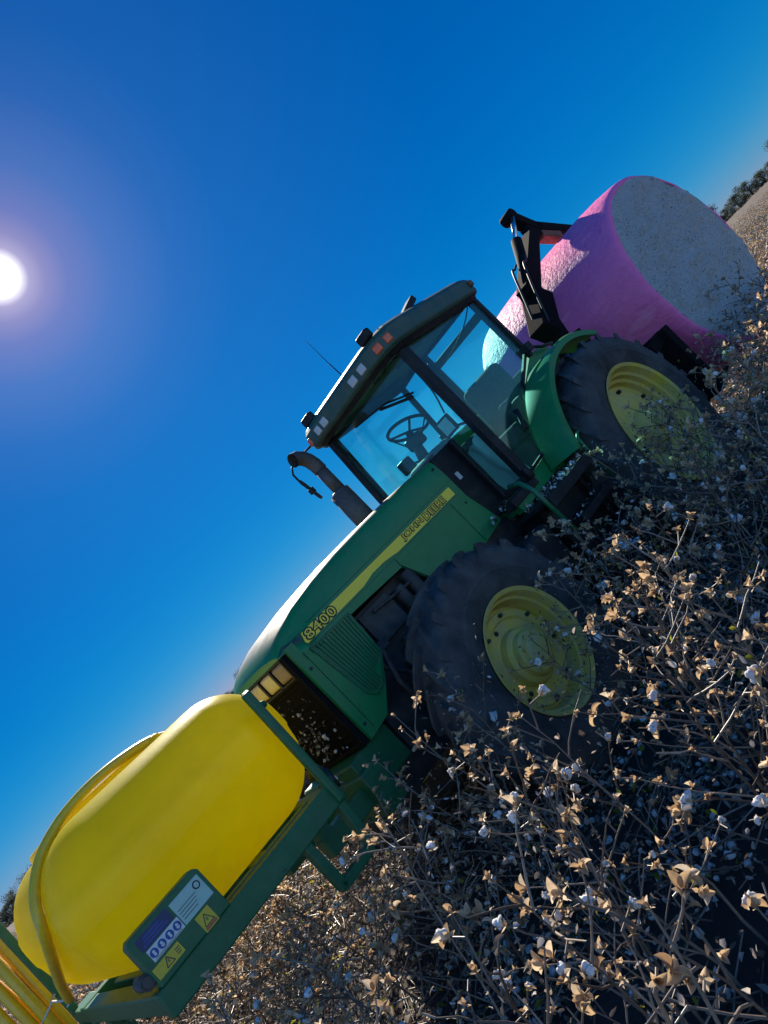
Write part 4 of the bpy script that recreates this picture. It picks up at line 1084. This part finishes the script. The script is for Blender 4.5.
# ------------------------------------------------------------------ light, sky, camera
EXPO = 1.1; BACK = (1.2, 1.14, 1.26, 1)
SUN_EL, SUN_AZ = 31.55, -8.44            # azimuth measured from the view direction (+y) towards +x
sd = Vector((math.sin(R(SUN_AZ))*math.cos(R(SUN_EL)), math.cos(R(SUN_AZ))*math.cos(R(SUN_EL)), math.sin(R(SUN_EL))))
su = bpy.data.lights.new('sun', 'SUN'); su.energy = 4.8; su.angle = R(.53); su.color = (1, .90, .75)
so = link('sun', su); so.rotation_euler = (-sd).to_track_quat('-Z', 'Y').to_euler()

w = bpy.data.worlds.new('World'); S.world = w; w.use_nodes = True; nt = w.node_tree; nt.nodes.clear()
out = nt.nodes.new('ShaderNodeOutputWorld'); bg = nt.nodes.new('ShaderNodeBackground')
sky = nt.nodes.new('ShaderNodeTexSky'); sky.sky_type = 'NISHITA'; sky.sun_disc = False
sky.sun_elevation = R(SUN_EL); sky.sun_rotation = R(SUN_AZ); sky.altitude = 1500; sky.air_density = 1.0; sky.dust_density = .05; sky.ozone_density = 3.0
hsv = nt.nodes.new('ShaderNodeHueSaturation'); hsv.inputs['Saturation'].default_value = 1.35; hsv.inputs['Value'].default_value = 1.0
nt.links.new(sky.outputs[0], hsv.inputs['Color'])
# the sun's own disc and the aureole round it
tc = nt.nodes.new('ShaderNodeTexCoord')
dot = nt.nodes.new('ShaderNodeVectorMath'); dot.operation = 'DOT_PRODUCT'; dot.inputs[1].default_value = sd
nrmz = nt.nodes.new('ShaderNodeVectorMath'); nrmz.operation = 'NORMALIZE'
nt.links.new(tc.outputs['Generated'], nrmz.inputs[0]); nt.links.new(nrmz.outputs[0], dot.inputs[0])
acos = nt.nodes.new('ShaderNodeMath'); acos.operation = 'ARCCOSINE'; nt.links.new(dot.outputs['Value'], acos.inputs[0])
rp = nt.nodes.new('ShaderNodeMapRange'); rp.inputs['From Min'].default_value = 0; rp.inputs['From Max'].default_value = R(30); nt.links.new(acos.outputs[0], rp.inputs['Value'])
cr = nt.nodes.new('ShaderNodeValToRGB'); els = cr.color_ramp.elements
K_ = 1/(.09*2**EXPO)
stops = [(0, (8, 8, 8)), (1.12/30, (8, 8, 8)), (1.38/30, (1.0, .85, .7)), (1.85/30, (.44, .30, .24)), (2.8/30, (.28, .17, .14)), (4.2/30, (.16, .105, .115)), (7/30, (.072, .072, .10)), (11/30, (.026, .035, .062)), (15/30, (.010, .022, .046)), (22/30, (.004, .008, .018)), (1, (0, 0, 0))]
stops = [(a, tuple(K_*c for c in b)) for a, b in stops]
while len(els) < len(stops): els.new(.5)
for e_, (p_, c_) in zip(els, stops): e_.position = p_; e_.color = (*c_, 1)
nt.links.new(rp.outputs[0], cr.inputs[0])
# a clear deep autumn blue on the sun's side of the sky, a sky brightened as added fill behind the camera
sep = nt.nodes.new('ShaderNodeSeparateColor'); nt.links.new(hsv.outputs[0], sep.inputs[0]); cmb = nt.nodes.new('ShaderNodeCombineColor')
for ch, (gain, power) in enumerate(((.33, 2.6), (.37, .68), (.66, .55))):
    m1 = nt.nodes.new('ShaderNodeMath'); m1.operation = 'MULTIPLY'; m1.inputs[1].default_value = .09; nt.links.new(sep.outputs[ch], m1.inputs[0])
    m2 = nt.nodes.new('ShaderNodeMath'); m2.operation = 'POWER'; m2.inputs[1].default_value = power; nt.links.new(m1.outputs[0], m2.inputs[0])
    m3 = nt.nodes.new('ShaderNodeMath'); m3.operation = 'MULTIPLY'; m3.inputs[1].default_value = gain*K_; nt.links.new(m2.outputs[0], m3.inputs[0])
    nt.links.new(m3.outputs[0], cmb.inputs[ch])
sxyz = nt.nodes.new('ShaderNodeSeparateXYZ'); nt.links.new(nrmz.outputs[0], sxyz.inputs[0])
side = nt.nodes.new('ShaderNodeMapRange'); side.interpolation_type = 'SMOOTHSTEP'; side.inputs['From Min'].default_value = -.25; side.inputs['From Max'].default_value = .35; nt.links.new(sxyz.outputs['Y'], side.inputs['Value'])
warm = nt.nodes.new('ShaderNodeMix'); warm.data_type = 'RGBA'; warm.blend_type = 'MULTIPLY'; warm.inputs[0].default_value = 1; nt.links.new(hsv.outputs[0], warm.inputs[6]); warm.inputs[7].default_value = BACK
mxs = nt.nodes.new('ShaderNodeMix'); mxs.data_type = 'RGBA'; nt.links.new(side.outputs[0], mxs.inputs[0]); nt.links.new(warm.outputs[2], mxs.inputs[6]); nt.links.new(cmb.outputs[0], mxs.inputs[7])
ad = nt.nodes.new('ShaderNodeMix'); ad.data_type = 'RGBA'; ad.blend_type = 'ADD'; ad.inputs[0].default_value = 1.0
nt.links.new(mxs.outputs[2], ad.inputs[6]); nt.links.new(cr.outputs[0], ad.inputs[7])
nt.links.new(ad.outputs[2], bg.inputs[0]); bg.inputs[1].default_value = .09
nt.links.new(bg.outputs[0], out.inputs[0])

cam = bpy.data.cameras.new('camera'); cam.sensor_fit = 'VERTICAL'; cam.sensor_height = 36.0; cam.lens = 769/1024*36
cam.clip_start = .05; cam.clip_end = 6000
co_ = bpy.data.objects.new('camera', cam); COL.objects.link(co_)
roll, pitch = R(44.46), R(2.12)
A = Vector((1, 0, 0)); Fw = Vector((0, math.cos(pitch), math.sin(pitch))); Bv = Vector((0, -math.sin(pitch), math.cos(pitch)))
Rv = A*math.cos(roll) - Bv*math.sin(roll); Uv = A*math.sin(roll) + Bv*math.cos(roll)
co_.matrix_world = Matrix(((Rv.x, Uv.x, -Fw.x, 0), (Rv.y, Uv.y, -Fw.y, 0), (Rv.z, Uv.z, -Fw.z, CAM_H), (0, 0, 0, 1)))
S.camera = co_
S.view_settings.view_transform = 'Standard'; S.view_settings.look = 'None'; S.view_settings.exposure = EXPO; S.view_settings.gamma = 1.0
S.cycles.max_bounces = 8; S.cycles.transparent_max_bounces = 12
S.cycles.use_denoising = True
